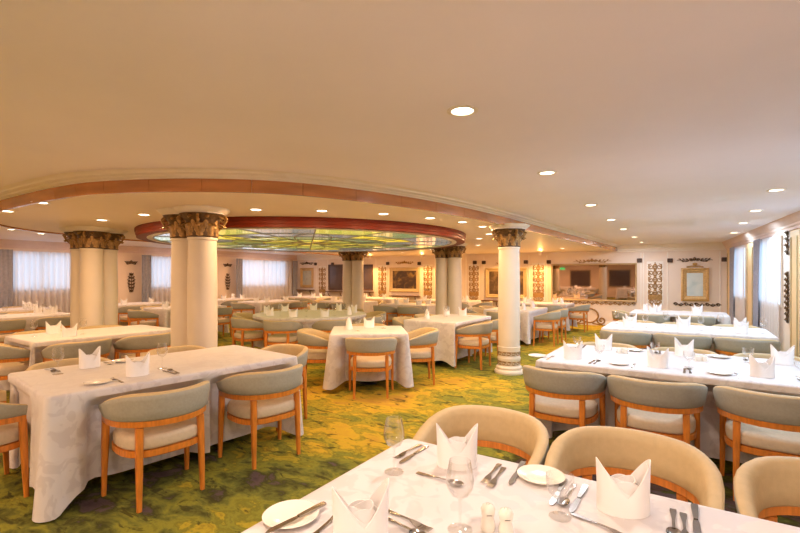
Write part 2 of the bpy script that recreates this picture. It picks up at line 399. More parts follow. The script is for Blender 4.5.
# ------------------------------------------------------------------ downlights
mb = MB(); mb.lathe([(0.062, -0.001), (0.064, -0.006), (0.082, -0.008), (0.09, -0.004), (0.09, 0.0)], 24)
trim_me = mb.mesh('trim_ring', M['lamp_trim'])
mb = MB(); mb.lathe([(0.062, -0.001), (0.055, -0.0005), (0.02, -0.0005)], 24, caps=True)
lens_me = mb.mesh('lens', emit('warm_lens', (1.0, 0.86, 0.62), 6.0))
def light(name, kind, col, p, size, parent, loc, spread=180):
    d = bpy.data.lights.new(name, 'AREA'); d.shape = 'DISK'; d.size = size; d.energy = p; d.color = col; d.spread = math.radians(spread)
    o = bpy.data.objects.new(name, d); COL.objects.link(o); o.parent = parent; o.location = loc; return o
def downlight(x, y, z, col, p, label, group):
    t = thing('ceiling_downlight', label, 'light', (x, y, z), 0, group)
    obj('trim_ring', trim_me, t); obj('lens', lens_me, t)
    light('bulb', 'AREA', col, p, 0.10, t, (0, 0, -0.012))
low_px = [(41, 202.5), (102, 220), (41, 233.5), (144, 214.5), (256, 209.5), (322, 210.7), (383.5, 213.8), (430, 218), (462.5, 222), (482.5, 226.5), (489, 234), (479, 238.5), (478, 245), (7, 211)]
for px, py in low_px:
    p = at_z(px, py, Z1)
    downlight(p.x, p.y, Z1, AMBER, P_LOW, 'small recessed downlight ringing the drum in the dropped cream ceiling', 'downlights of the dropped ceiling')
for x, y in ((-9.6, 5.2), (-9.7, 8), (-9.3, 11), (-6.35, 11.6), (-8, 12.6), (-4.3, 12.6), (-3.0, 13.2), (-9.9, 13)):
    downlight(x, y, Z1, AMBER, P_LOW, 'small recessed downlight ringing the drum in the dropped cream ceiling', 'downlights of the dropped ceiling')
UPY = [2.38, 4.22, 6.42, 8.26, 10.0, 12.1, 14.0]
for y in UPY + [0.5, -1.6, -3.8]:
    downlight(-1.1, y, Z0, NEUTRAL if y > 3 else SOFT, P_UP, 'recessed downlight in the row along the cornice of the dropped ceiling', 'downlights along the cornice')
for y in UPY[1:6] + [0.5, -1.6, -3.8]:
    downlight(0.81, y, Z0, COOL if y > 3 else SOFT, P_UP * (0.5 if y > 11 else 1.15), 'recessed downlight in the row along the pilastered window wall', 'downlights along the pilastered wall')
for x in (-11.5, -13.4):
    for y in (-2.2, 0.6, 3.4, 6.2, 9.2, 12):
        downlight(x, y, Z0, WARM, P_UP, 'recessed downlight in the outer ceiling by the curtained windows', 'downlights by the curtained windows')
for x in (-4.2, -7.2):  # lamps added out of view to brighten the ceiling by bounce
    for y in (-1.6, -4.2):
        downlight(x, y, Z0, WARM, P_FILL, 'added out-of-view fill lamp in outer ceiling before the horseshoe end', 'added fill lamps before the horseshoe end')

# ------------------------------------------------------------------ columns
mb = MB()
lf = []
for i in range(8):                        # acanthus leaf, root at origin, rising and curling out along +x
    t = i / 7; a = t * 1.0
    x = 0.004 + 0.05 * t ** 2 + (0.05 * sm(0.6, 1, t)); z = 0.16 * math.sin(min(1.0, t * 1.15) * PI / 2) - 0.045 * sm(0.72, 1, t)
    hw = 0.052 * (math.sin(PI * (0.18 + 0.80 * t)) ** 0.7) * (1 + 0.14 * math.cos(t * 20)) + 0.004
    lf.append([Vector((x - 0.012, -hw, z)), Vector((x + 0.006, -hw * 0.5, z + 0.003)), Vector((x + 0.016, 0, z)), Vector((x + 0.006, hw * 0.5, z + 0.003)), Vector((x - 0.012, hw, z)), Vector((x - 0.014, 0, z - 0.004))])
mb.loft(lf, True, True); leaf_me = mb.mesh('acanthus_leaf', M['bronze'], True, 60)
mb = MB()
mb.tube([(0.0 + 0.045 * (1 - q / 26) * math.cos(q * 0.5) + 0.03, 0, 0.045 * (1 - q / 26) * math.sin(q * 0.5)) for q in range(22)], [0.016 - 0.0004 * q for q in range(22)], 6)
mb.tube([(0.03 + 0.045, 0, 0), (0.035, 0, -0.07), (-0.05, 0, -0.16)], [0.016, 0.014, 0.010], 6)
volute_me = mb.mesh('volute', M['bronze'])
mb = MB(); mb.lathe([(0.172, 0), (0.176, 0.012), (0.16, 0.02), (0.165, 0.10), (0.19, 0.19), (0.245, 0.258), (0.255, 0.27), (0.10, 0.27)], 32)
bell_me = mb.mesh('capital', M['darkbronze'])
mb = MB(); mb.lathe([(0.10, 0), (0.26, 0), (0.262, 0.012), (0.275, 0.018), (0.31, 0.045), (0.325, 0.068), (0.10, 0.068)], 8)
mb2 = MB(); n8 = []
ab_me = (lambda b: b.mesh('abacus', M['plaster'], True, 30))(mb)
mb = MB(); mb.lathe([(0.164, 0.42), (0.168, 0.9), (0.166, 1.4), (0.158, 1.93), (0.168, 1.935), (0.172, 1.952), (0.166, 1.965), (0.1, 1.97)], 40)
shaft_me = mb.mesh('shaft', M['shaft'])
mb = MB(); mb.lathe([(0.22, 0), (0.225, 0.015), (0.225, 0.035), (0.213, 0.055), (0.196, 0.06), (0.192, 0.075), (0.20, 0.09), (0.194, 0.108), (0.175, 0.115), (0.17, 0.14), (0.17, 0.2), (0.178, 0.235), (0.178, 0.245), (0.168, 0.26), (0.168, 0.37), (0.175, 0.405), (0.175, 0.415), (0.163, 0.42)], 40)
base_me = mb.mesh('base', M['shaft'])
def band_mesh(z):
    mb = MB(); N = 14
    for j in range(N):                   # running scroll
        a0 = 2 * PI * j / N
        mb.tube([((0.172) * math.cos(a0 + 0.2 * math.sin(q * 0.9) + q * 0.02), 0.172 * math.sin(a0 + 0.2 * math.sin(q * 0.9) + q * 0.02), z + 0.018 * math.cos(q * 0.9)) for q in range(9)], 0.005, 5)
    for zz in (z - 0.026, z + 0.026):
        mb.tube([(0.171 * math.cos(2 * PI * q / 32), 0.171 * math.sin(2 * PI * q / 32), zz) for q in range(32)], 0.004, 5, True)
    return mb.mesh('scroll_band', M['bronze'])
band_a, band_b = band_mesh(0.168), band_mesh(0.315)
def column(name, x, y, offs, label, bands, rot=0.0):
    t = thing(name, label, 'column', (x, y, 0))
    for (ox, oy) in offs:
        obj('shaft', shaft_me, t, (ox, oy, 0)); obj('base', base_me, t, (ox, oy, 0))
        if bands:
            obj('scroll_band', band_a, t, (ox, oy, 0)); obj('scroll_band', band_b, t, (ox, oy, 0))
        c = obj('capital', bell_me, t, (ox, oy, 1.968))
        for row in range(2):
            for j in range(8):
                a = 2 * PI * (j + 0.5 * row) / 8
                r = 0.160 if row == 0 else 0.168
                lo = obj('acanthus_leaf', leaf_me, c, (r * math.cos(a), r * math.sin(a), 0.005 + 0.092 * row), a)
        for j in range(4):
            a = PI / 4 + PI / 2 * j
            obj('volute', volute_me, c, (0.20 * math.cos(a), 0.20 * math.sin(a), 0.215), a)
        obj('abacus', ab_me, t, (ox, oy, 2.24), PI / 8)
p = at_z(509, 372.5, 0)
column('column', p.x, p.y, [(0, 0)], 'lone ivory column with gilt acanthus capital and scroll bands at base', True)
def at_depth(px, d):
    v = ray(px, HY); return Vector((v.x * d, v.y * d, 0))
PAIR = [(-0.17, 0), (0.17, 0)]
c1 = at_depth(194, 5.45); column('column_pair', c1.x, c1.y, PAIR, 'twin ivory columns with gilt capital behind the half-bare rectangular table', False)
c2 = at_depth(87, 7.5); column('column_triple', c2.x, c2.y, [(-0.165, 0.0), (0.165, 0.0), (0.0, 0.30)], 'cluster of three ivory columns with gilt capitals beyond the twin columns', False)
c3 = at_depth(448.5, 11.0); column('column_pair', c3.x, c3.y, PAIR, 'twin ivory columns with gilt capital between round table and back wall mirror', False)
c4 = at_depth(353, 12.9); column('column_pair', c4.x, c4.y, PAIR, 'twin ivory columns with gilt capital before the dark wall panels', False)

# ------------------------------------------------------------------ windows and curtains
def curtain_mesh(wd, h, folds, amp, m, taper=0.0, seed=0):
    r = random.Random(seed); N = folds * 8; mb = MB(); loops = []
    ph = [r.uniform(-0.6, 0.6) for _ in range(folds + 2)]
    for row in range(9):
        t = row / 8; z = h * (1 - t); lo = []
        gather = 1 - taper * math.sin(PI * min(1, t / 0.75) / 2)
        for j in range(N + 1):
            u = j / N; f = u * folds; k = int(f)
            a = amp * (0.5 + 0.6 * t) * math.sin(2 * PI * f + ph[k] * (1 - (f - k)) + ph[k + 1] * (f - k))
            lo.append(Vector((u * wd * gather, a, z)))
        loops.append(lo)
    mb.loft(loops, False); return mb.mesh('curtain', m, True, 80)
def window(idx, a, b, s0, s1, z0, z1, inward, label):
    # pane, frame and mullion on a wall line a->b between distances s0..s1 from a
    A = Vector((*a, 0)); t = (Vector((*b, 0)) - A).normalized(); n = Vector((*inward, 0)).normalized()
    rz = math.atan2(t.y, t.x)
    o = struct('window_%d' % idx, None, label); o.location = A + t * s0 + n * 0.004; o.rotation_euler = (0, 0, rz)
    wd = s1 - s0; sgn = 1 if n.dot(Vector((-t.y, t.x, 0))) > 0 else -1
    mb = MB(); mb.box(0, wd, -0.001 if sgn > 0 else -0.004, 0.004 if sgn > 0 else 0.001, z0, z1); obj('pane', mb.mesh('pane', M['pane'], False), o)
    mb = MB()
    for (x0, x1, q0, q1) in ((-0.06, wd + 0.06, z0 - 0.06, z0), (-0.06, wd + 0.06, z1, z1 + 0.05), (-0.06, 0, z0, z1), (wd, wd + 0.06, z0, z1), (wd / 2 - 0.02, wd / 2 + 0.02, z0, z1)):
        mb.box(x0, x1, min(0, sgn * 0.025), max(0, sgn * 0.025), q0, q1)
    obj('window_frame', mb.mesh('window_frame', M['frame_white'], False), o)
    return A, t, n, rz, sgn
RLEN = (Vector(RB) - Vector(RA)).length; RK = RLEN / (RB[1] - RA[1])
ridx = 1
rwin = [(12.75, 14.3), (9.95, 11.75), (6.9, 8.8), (3.9, 5.8), (0.9, 2.8), (-2.1, -0.2), (-5.1, -3.2)]
for (y0, y1) in rwin:
    s0, s1 = (y0 - RA[1]) * RK, (y1 - RA[1]) * RK
    A, t, n, rz, sgn = window(ridx, RA, RB, s0 + 0.1, s1 - 0.1, 1.03, 2.17, (-1, -0.09), 'daylit window behind sheer voile on the pilastered wall')
    wd = s1 - s0
    nth = ('first', 'second', 'third', 'fourth', 'fifth', 'sixth', 'seventh')[ridx - 1]
    o = obj('sheer_curtain', curtain_mesh(wd * 0.97, 1.95, 10, 0.022, M['sheer'], 0, ridx), None, A + t * (s0 + 0.02) + n * 0.055 + Vector((0, 0, 0.28)), rz)
    tag(o, 'sheer white curtain over the %s window from the back on pilastered wall' % nth, 'curtain')
    o = obj('side_drape', curtain_mesh(0.62, 2.08, 5, 0.016, M['drape'], 0.25, ridx + 20), None, A + t * (s1 - 0.10) + n * 0.105 + Vector((0, 0, 0.16)), rz + PI)
    tag(o, 'grey drape at the back edge of the %s window on pilastered wall' % nth, 'curtain')
    ridx += 1
LLEN = (Vector(LB) - Vector(LA)).length
lw_px = [(12, 69, 254), (149, 190, 258), (240, 284, 260.5)]
lwin = []
for (xa, xb, yt) in lw_px:
    ya, yb = at_wall(xa, HY, LA, LB).y, at_wall(xb, HY, LA, LB).y
    lwin.append((ya, yb))
d = lwin[0][1] - lwin[0][0]
lwin += [(lwin[0][0] - 3.0, lwin[0][0] - 3.0 + d), (lwin[0][0] - 6.0, lwin[0][0] - 6.0 + d)]
for i, (y0, y1) in enumerate(lwin):
    s0, s1 = y0 - LA[1], y1 - LA[1]
    A, t, n, rz, sgn = window(ridx, LA, LB, s0, s1, 1.18, 2.13, (1, 0), 'daylit window behind pale pleated curtain on the curtained wall')
    nth = ('third', 'second', 'first', 'fourth', 'fifth')[i]
    o = obj('pleated_curtain', curtain_mesh(s1 - s0 + 0.55, 1.92, 13, 0.05, M['sheer'], 0, 50 + i), None, A + t * (s0 - 0.2) + n * 0.11 + Vector((0, 0, 0.26)), rz)
    tag(o, 'pale translucent pleated curtain on the %s window from back, curtained wall' % nth, 'curtain')
    for e, (sx, lab) in enumerate(((s0 - 0.34, 'rear'), (s1 + 0.5, 'back'))):
        o = obj('curtain_drape', curtain_mesh(0.3, 2.0, 3, 0.02, M['drape'], 0, 80 + i), None, A + t * (sx - (0.0 if e == 0 else 0.22)) + n * 0.22 + Vector((0, 0, 0.2)), rz)
        tag(o, 'narrow grey drape on %s edge of %s window, curtained wall' % (lab, nth), 'curtain')
    ridx += 1

# ------------------------------------------------------------------ wall ornament
def wall_frame(a, b, inward):
    t = (Vector((*b, 0)) - Vector((*a, 0))).normalized(); n = Vector((*inward, 0)).normalized()
    # local x to the right as seen by a viewer in the room, local y out of the wall to the room, z up
    r = Vector((-n.y, n.x, 0))
    return math.atan2(r.y, r.x) , n
def spiral(cx, cz, r, turns, start, dirn=1, n=20, grow=1.0):
    return [(cx + r * (1 - 0.8 * q / n) * math.cos(start + dirn * turns * 2 * PI * q / n), 0, cz + r * (1 - 0.8 * q / n) * math.sin(start + dirn * turns * 2 * PI * q / n)) for q in range(n + 1)]
def fret_meshes():
    # scroll fretwork 0.40 x 1.2 m: origin at centre bottom, faces -y (towards room)
    mb = MB()
    for s in (-1, 1):
        for q in range(5):
            z = 0.34 + q * 0.19
            mb.tube([(s * p[0], -0.012, p[2]) for p in spiral(0.10, z, 0.085, 1.3, -PI / 2 if q % 2 else PI / 2, 1 if q % 2 else -1)], 0.013, 5)
            mb.tube([(s * 0.02, -0.012, z - 0.09), (s * 0.05, -0.012, z), (s * 0.015, -0.012, z + 0.09)], 0.014, 5)
            mb.tube([(s * 0.165, -0.012, z - 0.06), (s * 0.135, -0.012, z + 0.02), (s * 0.175, -0.012, z + 0.08)], 0.012, 5)
        mb.tube([(s * p[0], -0.012, p[2]) for p in spiral(0.09, 0.06, 0.07, 1.2, 0, 1)], 0.014, 5)
    for q in range(5):
        z = 0.34 + q * 0.19
        mb.tube([(0.05 * math.cos(a * PI / 4), -0.014, z + 0.07 * math.sin(a * PI / 4)) for a in range(8)], 0.012, 5, True)
    mb.tube([(0, -0.012, 0.02), (0, -0.014, 0.7), (0, -0.012, 1.24)], 0.012, 5)
    for q in range(5): mb.tube([(-0.06, -0.012, 0.34 + q * 0.19), (0, -0.016, 0.35 + q * 0.19), (0.06, -0.012, 0.34 + q * 0.19)], 0.008, 5)
    for s in (-1, 1): mb.tube([(0, -0.012, 0.03), (s * 0.08, -0.012, 0.0), (s * 0.16, -0.012, 0.06)], 0.012, 5)
    scroll = mb.mesh('scrollwork', M['gilt'])
    mb = MB(); mb.bevel_box(-0.18, 0.18, -0.02, 0, 0.13, 0.27, 0.006); plate = mb.mesh('plate', M['gilt'], False)
    mb = MB(); mb.bevel_box(-0.215, 0.215, -0.006, 0.0, 0.0, 1.27, 0.003); back = mb.mesh('back_panel', M['plaster'], False)
    return scroll, plate, back
FRET = fret_meshes()
brz, bn = wall_frame(BA, BB, (0.065, -1)); brz += 0   # rotation so that local -y faces the room
def wrot(n): return math.atan2(n.x, -n.y)
BR = wrot(bn)
def on_back(px, py, out=0.004):
    p = at_wall(px, py, BA, BB); return p + bn * out
fret_px = [(655, 'beside the pale framed picture'), (538.5, 'between big mirror and brown painting'), (474, 'beside lone column, left of the brown painting'), (428, 'right of flower painting'), (382.5, 'between flower painting and dark wall panel'), (322.5, 'beside small pale painting')]
fret_lab = ['gilt scroll fretwork panel between pale framed picture and big smoked mirror', 'gilt scroll fretwork panel between big smoked mirror and brown landscape painting',
            'gilt scroll fretwork panel between brown landscape painting and twin columns', 'gilt scroll fretwork panel between flower painting and twin columns',
            'gilt scroll fretwork panel between flower painting and dark wall panels', 'gilt scroll fretwork panel between small pale painting and dark wall panels']
for (px, _), lab in zip(fret_px, fret_lab):
    p = on_back(px, 300); t = thing('fretwork_panel', lab, 'wall panel', (p.x, p.y, 0.70), BR)
    obj('back_panel', FRET[2], t); obj('scrollwork', FRET[0], t, (0, -0.006, 0)); obj('plate', FRET[1], t, (0, -0.004, 0))
def picture_mat(name, stops, scale, dist):
    m = mat(name, stops[0], 0.5); nt = m.node_tree; b = nt.nodes['Principled BSDF']
    tc = nd(nt, 'ShaderNodeTexCoord'); no = nd(nt, 'ShaderNodeTexNoise'); no.inputs['Scale'].default_value = scale; no.inputs['Distortion'].default_value = dist; no.inputs['Detail'].default_value = 4
    nt.links.new(tc.outputs['Object'], no.inputs['Vector']); r = nd(nt, 'ShaderNodeValToRGB')
    r.color_ramp.elements[0].position = 0.35; r.color_ramp.elements[1].position = 0.68
    r.color_ramp.elements[0].color = (*stops[0], 1); r.color_ramp.elements[1].color = (*stops[-1], 1)
    for i, c in enumerate(stops[1:-1]):
        e = r.color_ramp.elements.new(0.35 + 0.33 * (i + 1) / (len(stops) - 1)); e.color = (*c, 1)
    nt.links.new(no.outputs['Fac'], r.inputs[0]); nt.links.new(r.outputs[0], b.inputs['Base Color']); return m
PM = {'pale': picture_mat('pale_blue_picture', [(0.52, 0.66, 0.70), (0.66, 0.76, 0.78), (0.72, 0.80, 0.80)], 3, 0.5),
      'flower': picture_mat('dark_flower_picture', [(0.03, 0.015, 0.008), (0.05, 0.022, 0.01), (0.22, 0.13, 0.025)], 4, 1.0),
      'land': picture_mat('brown_landscape', [(0.05, 0.03, 0.02), (0.10, 0.06, 0.03), (0.22, 0.14, 0.07)], 4, 0.6),
      'soft': picture_mat('soft_grey_picture', [(0.42, 0.38, 0.28), (0.5, 0.48, 0.38), (0.35, 0.38, 0.36)], 4, 0.6)}
def framed(x0, x1, y0, y1, fw, fm, pm, label, crest=True, cat='picture', name='framed_picture', garland=True):
    a = on_back(x0, (y0 + y1) / 2); b = on_back(x1, (y0 + y1) / 2); c = (a + b) / 2
    zt = on_back((x0 + x1) / 2, y0).z; zb = on_back((x0 + x1) / 2, y1).z; wd = (b - a).length; h = zt - zb
    t = thing(name, label, cat, (c.x, c.y, zb), BR)
    mb = MB(); prof = [(0, 0), (0, -0.05), (0.25, -0.06), (0.45, -0.035), (0.8, -0.03), (1, -0.012), (1, 0)]
    mb.loft([[Vector((sx * (wd / 2 - f * fw), o, (fw * f if sz < 0 else h - fw * f))) for f, o in prof] for sx, sz in ((-1, -1), (1, -1), (1, 1), (-1, 1), (-1, -1))], True)
    obj('frame', mb.mesh('frame', fm, True, 30), t)
    mb = MB(); mb.box(-wd / 2 + fw * 0.95, wd / 2 - fw * 0.95, -0.012, 0, fw * 0.95, h - fw * 0.95); obj('canvas', mb.mesh('canvas', pm, False), t)
    if crest:
        mb = MB(); mb.tube([(-0.2, -0.02, h + 0.03), (-0.1, -0.03, h + 0.05), (0.1, -0.03, h + 0.05), (0.2, -0.02, h + 0.03)], 0.018, 6)
        mb.lathe([(0.0, -0.045), (0.05, -0.03), (0.062, 0), (0.05, 0.03), (0, 0.045)], 12, (0, -0.03, h + 0.11))
        obj('crest', mb.mesh('crest', fm), t)
    return t, c, wd, zb, zt
framed(681, 709, 268, 301, 0.14, M['giltwood'], PM['pale'], 'gilt framed pale blue picture under a dark leaf garland')
framed(390, 419.5, 267.5, 292, 0.13, M['creamframe'], PM['flower'], 'cream framed dark flower painting lit by warm wall light', False)
framed(486, 527, 268, 298, 0.12, M['creamframe'], PM['land'], 'cream framed brown landscape painting partly behind the lone column', False)
framed(301, 313.5, 268, 287.5, 0.12, M['giltwood'], PM['soft'], 'narrow gilt framed grey painting near the curtained corner', False)
framed(551.5, 637, 263.5, 301, 0.05, M['creamframe'], M['mirror'], 'wide smoked wall mirror reflecting the dining room', False, 'mirror', 'wall_mirror')
DP = mat('dark_glossy_panel', (0.10, 0.07, 0.07), 0.12, var=0.2, vscale=2)
framed(329, 343, 264.5, 290, 0.03, M['darkwood'], DP, 'dark glossy wall panel on curtained side of twin columns', False, 'wall panel', 'wall_panel')
framed(360.5, 373, 264.5, 290, 0.03, M['darkwood'], DP, 'dark glossy wall panel beside the warm lit fretwork', False, 'wall panel', 'wall_panel')
# garlands
def garland_mesh(wd, m):
    mb = MB(); u = wd / 2
    for s in (-1, 1):
        mb.tube([(s * u * q / 12, -0.012, 0.05 * math.sin(q * 0.75) * (1 - q / 16) + 0.03) for q in range(13)], [0.016 * (1 - q / 18) for q in range(13)], 5)
        for q in range(3):
            mb.tube([(s * (p[0] + u * (0.18 + 0.24 * q)), -0.012, p[2] + 0.06 - 0.02 * q) for p in spiral(0, 0, 0.05 - 0.01 * q, 1.2, PI, 1, 12)], 0.011, 5)
        for q in range(4):
            x = s * u * (0.15 + 0.2 * q); mb.tube([(x, -0.012, 0.03), (x + s * 0.03, -0.016, 0.075), (x + s * 0.07, -0.012, 0.09)], [0.008, 0.016, 0.004], 5)
    mb.lathe([(0, -0.05), (0.04, -0.02), (0.045, 0.01), (0.02, 0.05), (0, 0.06)], 8, (0, -0.01, 0.07))
    return mb.mesh('garland', m)
for (px, py, wd, m, lab) in ((694.5, 261.5, 0.85, M['darkbronze'], 'dark bronze leaf garland above the pale blue picture'), (404.5, 264, 0.85, M['gilt'], 'gilt leaf garland above the dark flower painting'),
                          (592, 262.5, 1.1, M['gilt'], 'gilt leaf garland crowning the smoked mirror'), (307, 264.5, 0.8, M['darkbronze'], 'dark leaf garland above the narrow grey painting'), (507, 265, 0.8, M['gilt'], 'gilt leaf garland above the brown landscape painting')):
    p = on_back(px, py); tag(obj('leaf_garland', garland_mesh(wd, m), None, p, BR), lab, 'wall ornament')
def rinceau(wd, m):
    mb = MB(); n = max(3, int(wd / 0.12)); st = wd / n
    for q in range(n):
        x = -wd / 2 + st * (q + 0.5); s = 1 if q % 2 else -1
        mb.tube([(x + p[0], -0.01, s * p[2]) for p in spiral(0, 0, st * 0.42, 1.2, PI, 1, 12)], 0.012, 5)
        mb.tube([(x - st * 0.4, -0.01, 0.0), (x, -0.012, -s * 0.035), (x + st * 0.55, -0.01, 0.0)], 0.011, 5)
    return mb.mesh('scroll', m)
for (xa, xb, py, m, lab) in ((673, 721, 304.5, M['darkbronze'], 'dark scroll border under the pale blue picture'), (553, 636, 303, M['gilt'], 'gilt running scroll border under the smoked mirror')):
    a, b = on_back(xa, py), on_back(xb, py); tag(obj('scroll_border', rinceau((b - a).length, m), None, (a + b) / 2, BR), lab, 'wall ornament')
# ring ornament under the mirror
c = on_back(589, 316); mb = MB()
mb.tube([(0.27 * math.cos(q * PI / 12), -0.012, 0.22 * math.sin(q * PI / 12) + 0.02) for q in range(24)], 0.026, 6, True)
for s in (-1, 1):
    mb.tube([(s * (0.36 + p[0]), -0.012, p[2] - 0.12) for p in spiral(0, 0, 0.13, 1.3, PI, 1, 16)], 0.024, 6)
    mb.tube([(s * 0.1, -0.012, -0.22), (s * 0.35, -0.012, -0.27), (s * 0.6, -0.012, -0.28)], 0.022, 6)
tag(obj('ring_scroll_ornament', mb.mesh('ring', M['bronze']), None, c, BR), 'gilt ring and scroll ornament on wall below the mirror', 'wall ornament')
# small dark square speakers near the top of the wall
mb = MB(); mb.bevel_box(-0.07, 0.07, -0.05, 0, -0.06, 0.06, 0.012); spk = mb.mesh('cabinet', M['darkwood'], False)
mb = MB()
for q in range(5): mb.box(-0.05, 0.05, -0.058, -0.05, -0.045 + q * 0.02, -0.035 + q * 0.02)
grl = mb.mesh('grille', M['black'], False)
for (px, py) in ((639.5, 260.5), (670, 260.5), (724.5, 259.5), (526, 262), (549, 262), (484, 262.5), (475, 262.5), (419.5, 263.5), (388, 263.5), (333, 264), (316, 264)):
    p = on_back(px, py); t = thing('wall_speaker', 'small square dark wall speaker near top of the back wall', 'speaker', p, BR, 'small square speakers along the back wall')
    obj('cabinet', spk, t); obj('grille', grl, t)
# vertical panel mouldings of the back wall
mb = MB(); mb.bevel_box(-0.018, 0.018, -0.016, 0, 0.13, 2.22, 0.005); vm = mb.mesh('panel_moulding', M['plaster'], False)
for px in (667.5, 641, 643.5, 720, 529, 547, 484, 466, 435, 421, 387, 376, 328, 317, 298):
    p = on_back(px, 280, 0.0); obj('panel_moulding', vm, wb, (p.x, p.y, 0), BR)
# dark console shelves under paintings
def console(x0, x1, y, lab):
    a, b = on_back(x0, y), on_back(x1, y); c = (a + b) / 2; wd = (b - a).length
    t = thing('wall_console', lab, 'shelf', (c.x, c.y, c.z), BR)
    mb = MB(); mb.bevel_box(-wd / 2, wd / 2, -0.26, 0, -0.035, 0, 0.008); obj('shelf_board', mb.mesh('shelf_board', M['darkwood'], False), t)
    for s in (-1, 1):
        mb = MB(); mb.tube([(s * wd * 0.38, -0.2, -0.05), (s * wd * 0.38, -0.16, -0.16), (s * wd * 0.38, -0.02, -0.22)], 0.02, 6); obj('bracket', mb.mesh('bracket', M['darkwood']), t)
console(299, 315, 289.5, 'dark wooden console shelf under the narrow grey painting')
console(329, 345, 291, 'dark wooden console shelf under dark panel on curtained side')
console(360, 374, 291.5, 'dark wooden console shelf under dark panel by warm fretwork')
console(392, 421, 295.5, 'dark wooden console shelf under the dark flower painting')
console(483, 500, 300, 'dark wooden console shelf under the brown landscape painting')

# pilasters and ornaments on the window walls
RN = Vector((-1, -0.09, 0)).normalized(); RRT = wrot(RN)
def on_right(y, z, out=0.0):
    k = (y - RA[1]) / (RB[1] - RA[1]); return Vector((RA[0] + (RB[0] - RA[0]) * k, y, z)) + RN * out
for i, (y0, y1) in enumerate([(11.85, 12.6), (8.95, 9.40), (5.9, 6.8), (2.9, 3.8), (-0.1, 0.8), (14.4, 14.95)]):
    a, b = on_right(y0, 0), on_right(y1, 0); c = (a + b) / 2; wd = (b - a).length
    t = thing('pilaster', ['cream gold pilaster between the two hindmost windows', 'cream gold pilaster beside the carved foliage drops', 'cream gold pilaster past the third window', 'cream gold pilaster past the fourth window', 'cream gold pilaster past the fifth window', 'cream gold pilaster at the back corner by grey drape'][i], 'pilaster', (c.x, c.y, 0), RRT)
    mb = MB(); mb.bevel_box(-wd / 2, wd / 2, -0.05, 0, 0.0, 2.23, 0.01); obj('body', mb.mesh('body', M['gold_cream'], False), t)
    mb = MB()
    for sx in (-1, 1): mb.bevel_box(sx * wd * 0.34 - 0.02, sx * wd * 0.34 + 0.02, -0.065, -0.05, 0.18, 2.13, 0.005)
    obj('fillet', mb.mesh('fillet', M['creamframe'], False), t)
    mb = MB(); mb.bevel_box(-wd / 2 - 0.015, wd / 2 + 0.015, -0.075, 0, 0.0, 0.14, 0.01); obj('plinth', mb.mesh('plinth', M['gold_cream'], False), t)
def drop_mesh(h, wd, m):
    mb = MB(); n = max(2, int(h / 0.09))
    for q in range(n):
        z = h * (q + 0.5) / n; k = wd * (0.35 + 0.65 * math.sin(PI * (q + 0.6) / (n + 0.2)))
        for s in (-1, 1):
            mb.tube([(0, -0.012, z - 0.03), (s * k * 0.5, -0.03, z + 0.01), (s * k, -0.012, z + 0.045)], [0.008, 0.02, 0.004], 5)
            mb.tube([(s * p[0] + s * k * 0.55, -0.014, p[2] + z - 0.02) for p in spiral(0, 0, min(0.03, k * 0.4), 1.1, PI, 1, 8)], 0.008, 5)
    mb.tube([(0, -0.01, 0), (0.006, -0.016, h * 0.5), (0, -0.01, h)], 0.011, 5)
    return mb.mesh('foliage', m)
DM1, DM2 = drop_mesh(0.42, 0.10, M['darkbronze']), drop_mesh(0.85, 0.12, M['darkbronze'])
p = on_right(9.68, 1.86, 0.003); tag(obj('foliage_drop', DM1, None, p, RRT), 'short carved dark foliage drop on the pilastered wall', 'wall ornament')
p = on_right(9.68, 0.74, 0.003); tag(obj('foliage_drop', DM2, None, p, RRT), 'long carved dark foliage drop on the pilastered wall', 'wall ornament')
LN = Vector((1, 0, 0)); LRT = wrot(LN)
for px, yt, yb, lab in ((131, 262, 283, 'third and second'), (227.5, 263.5, 280, 'second and first')):
    p = at_wall(px, yt, LA, LB) + LN * 0.003; mb_ = garland_mesh(0.36, M['darkbronze'])
    tag(obj('leaf_crest', mb_, None, (p.x, p.y, 1.90), LRT), 'small dark leaf crest between the %s curtained windows' % lab, 'wall ornament')
    tag(obj('foliage_pendant', drop_mesh(0.62, 0.13, M['darkbronze']), None, (p.x, p.y, 1.02), LRT), 'dark foliage pendant between the %s curtained windows' % lab, 'wall ornament')

# warm wall-washers above the pictures
mb = MB(); mb.lathe([(0.0, 0.0), (0.045, 0.0), (0.05, -0.03), (0.05, -0.10), (0.035, -0.11)], 16); wash_me = mb.mesh('housing', M['lamp_trim'])
for px in (376, 427, 507, 543):
    p = on_back(px, 262, 0.45)
    t = thing('wall_washer', 'warm wall-washer lamp on dropped ceiling along the back wall', 'light', (p.x, p.y, Z1), 0, 'wall-washers along the back wall')
    obj('housing', wash_me, t); l = light('bulb', 'AREA', (1.0, 0.52, 0.15), P_WASH, 0.06, t, (0, 0, -0.115), 170); l.rotation_euler = (-0.5, 0, 0)

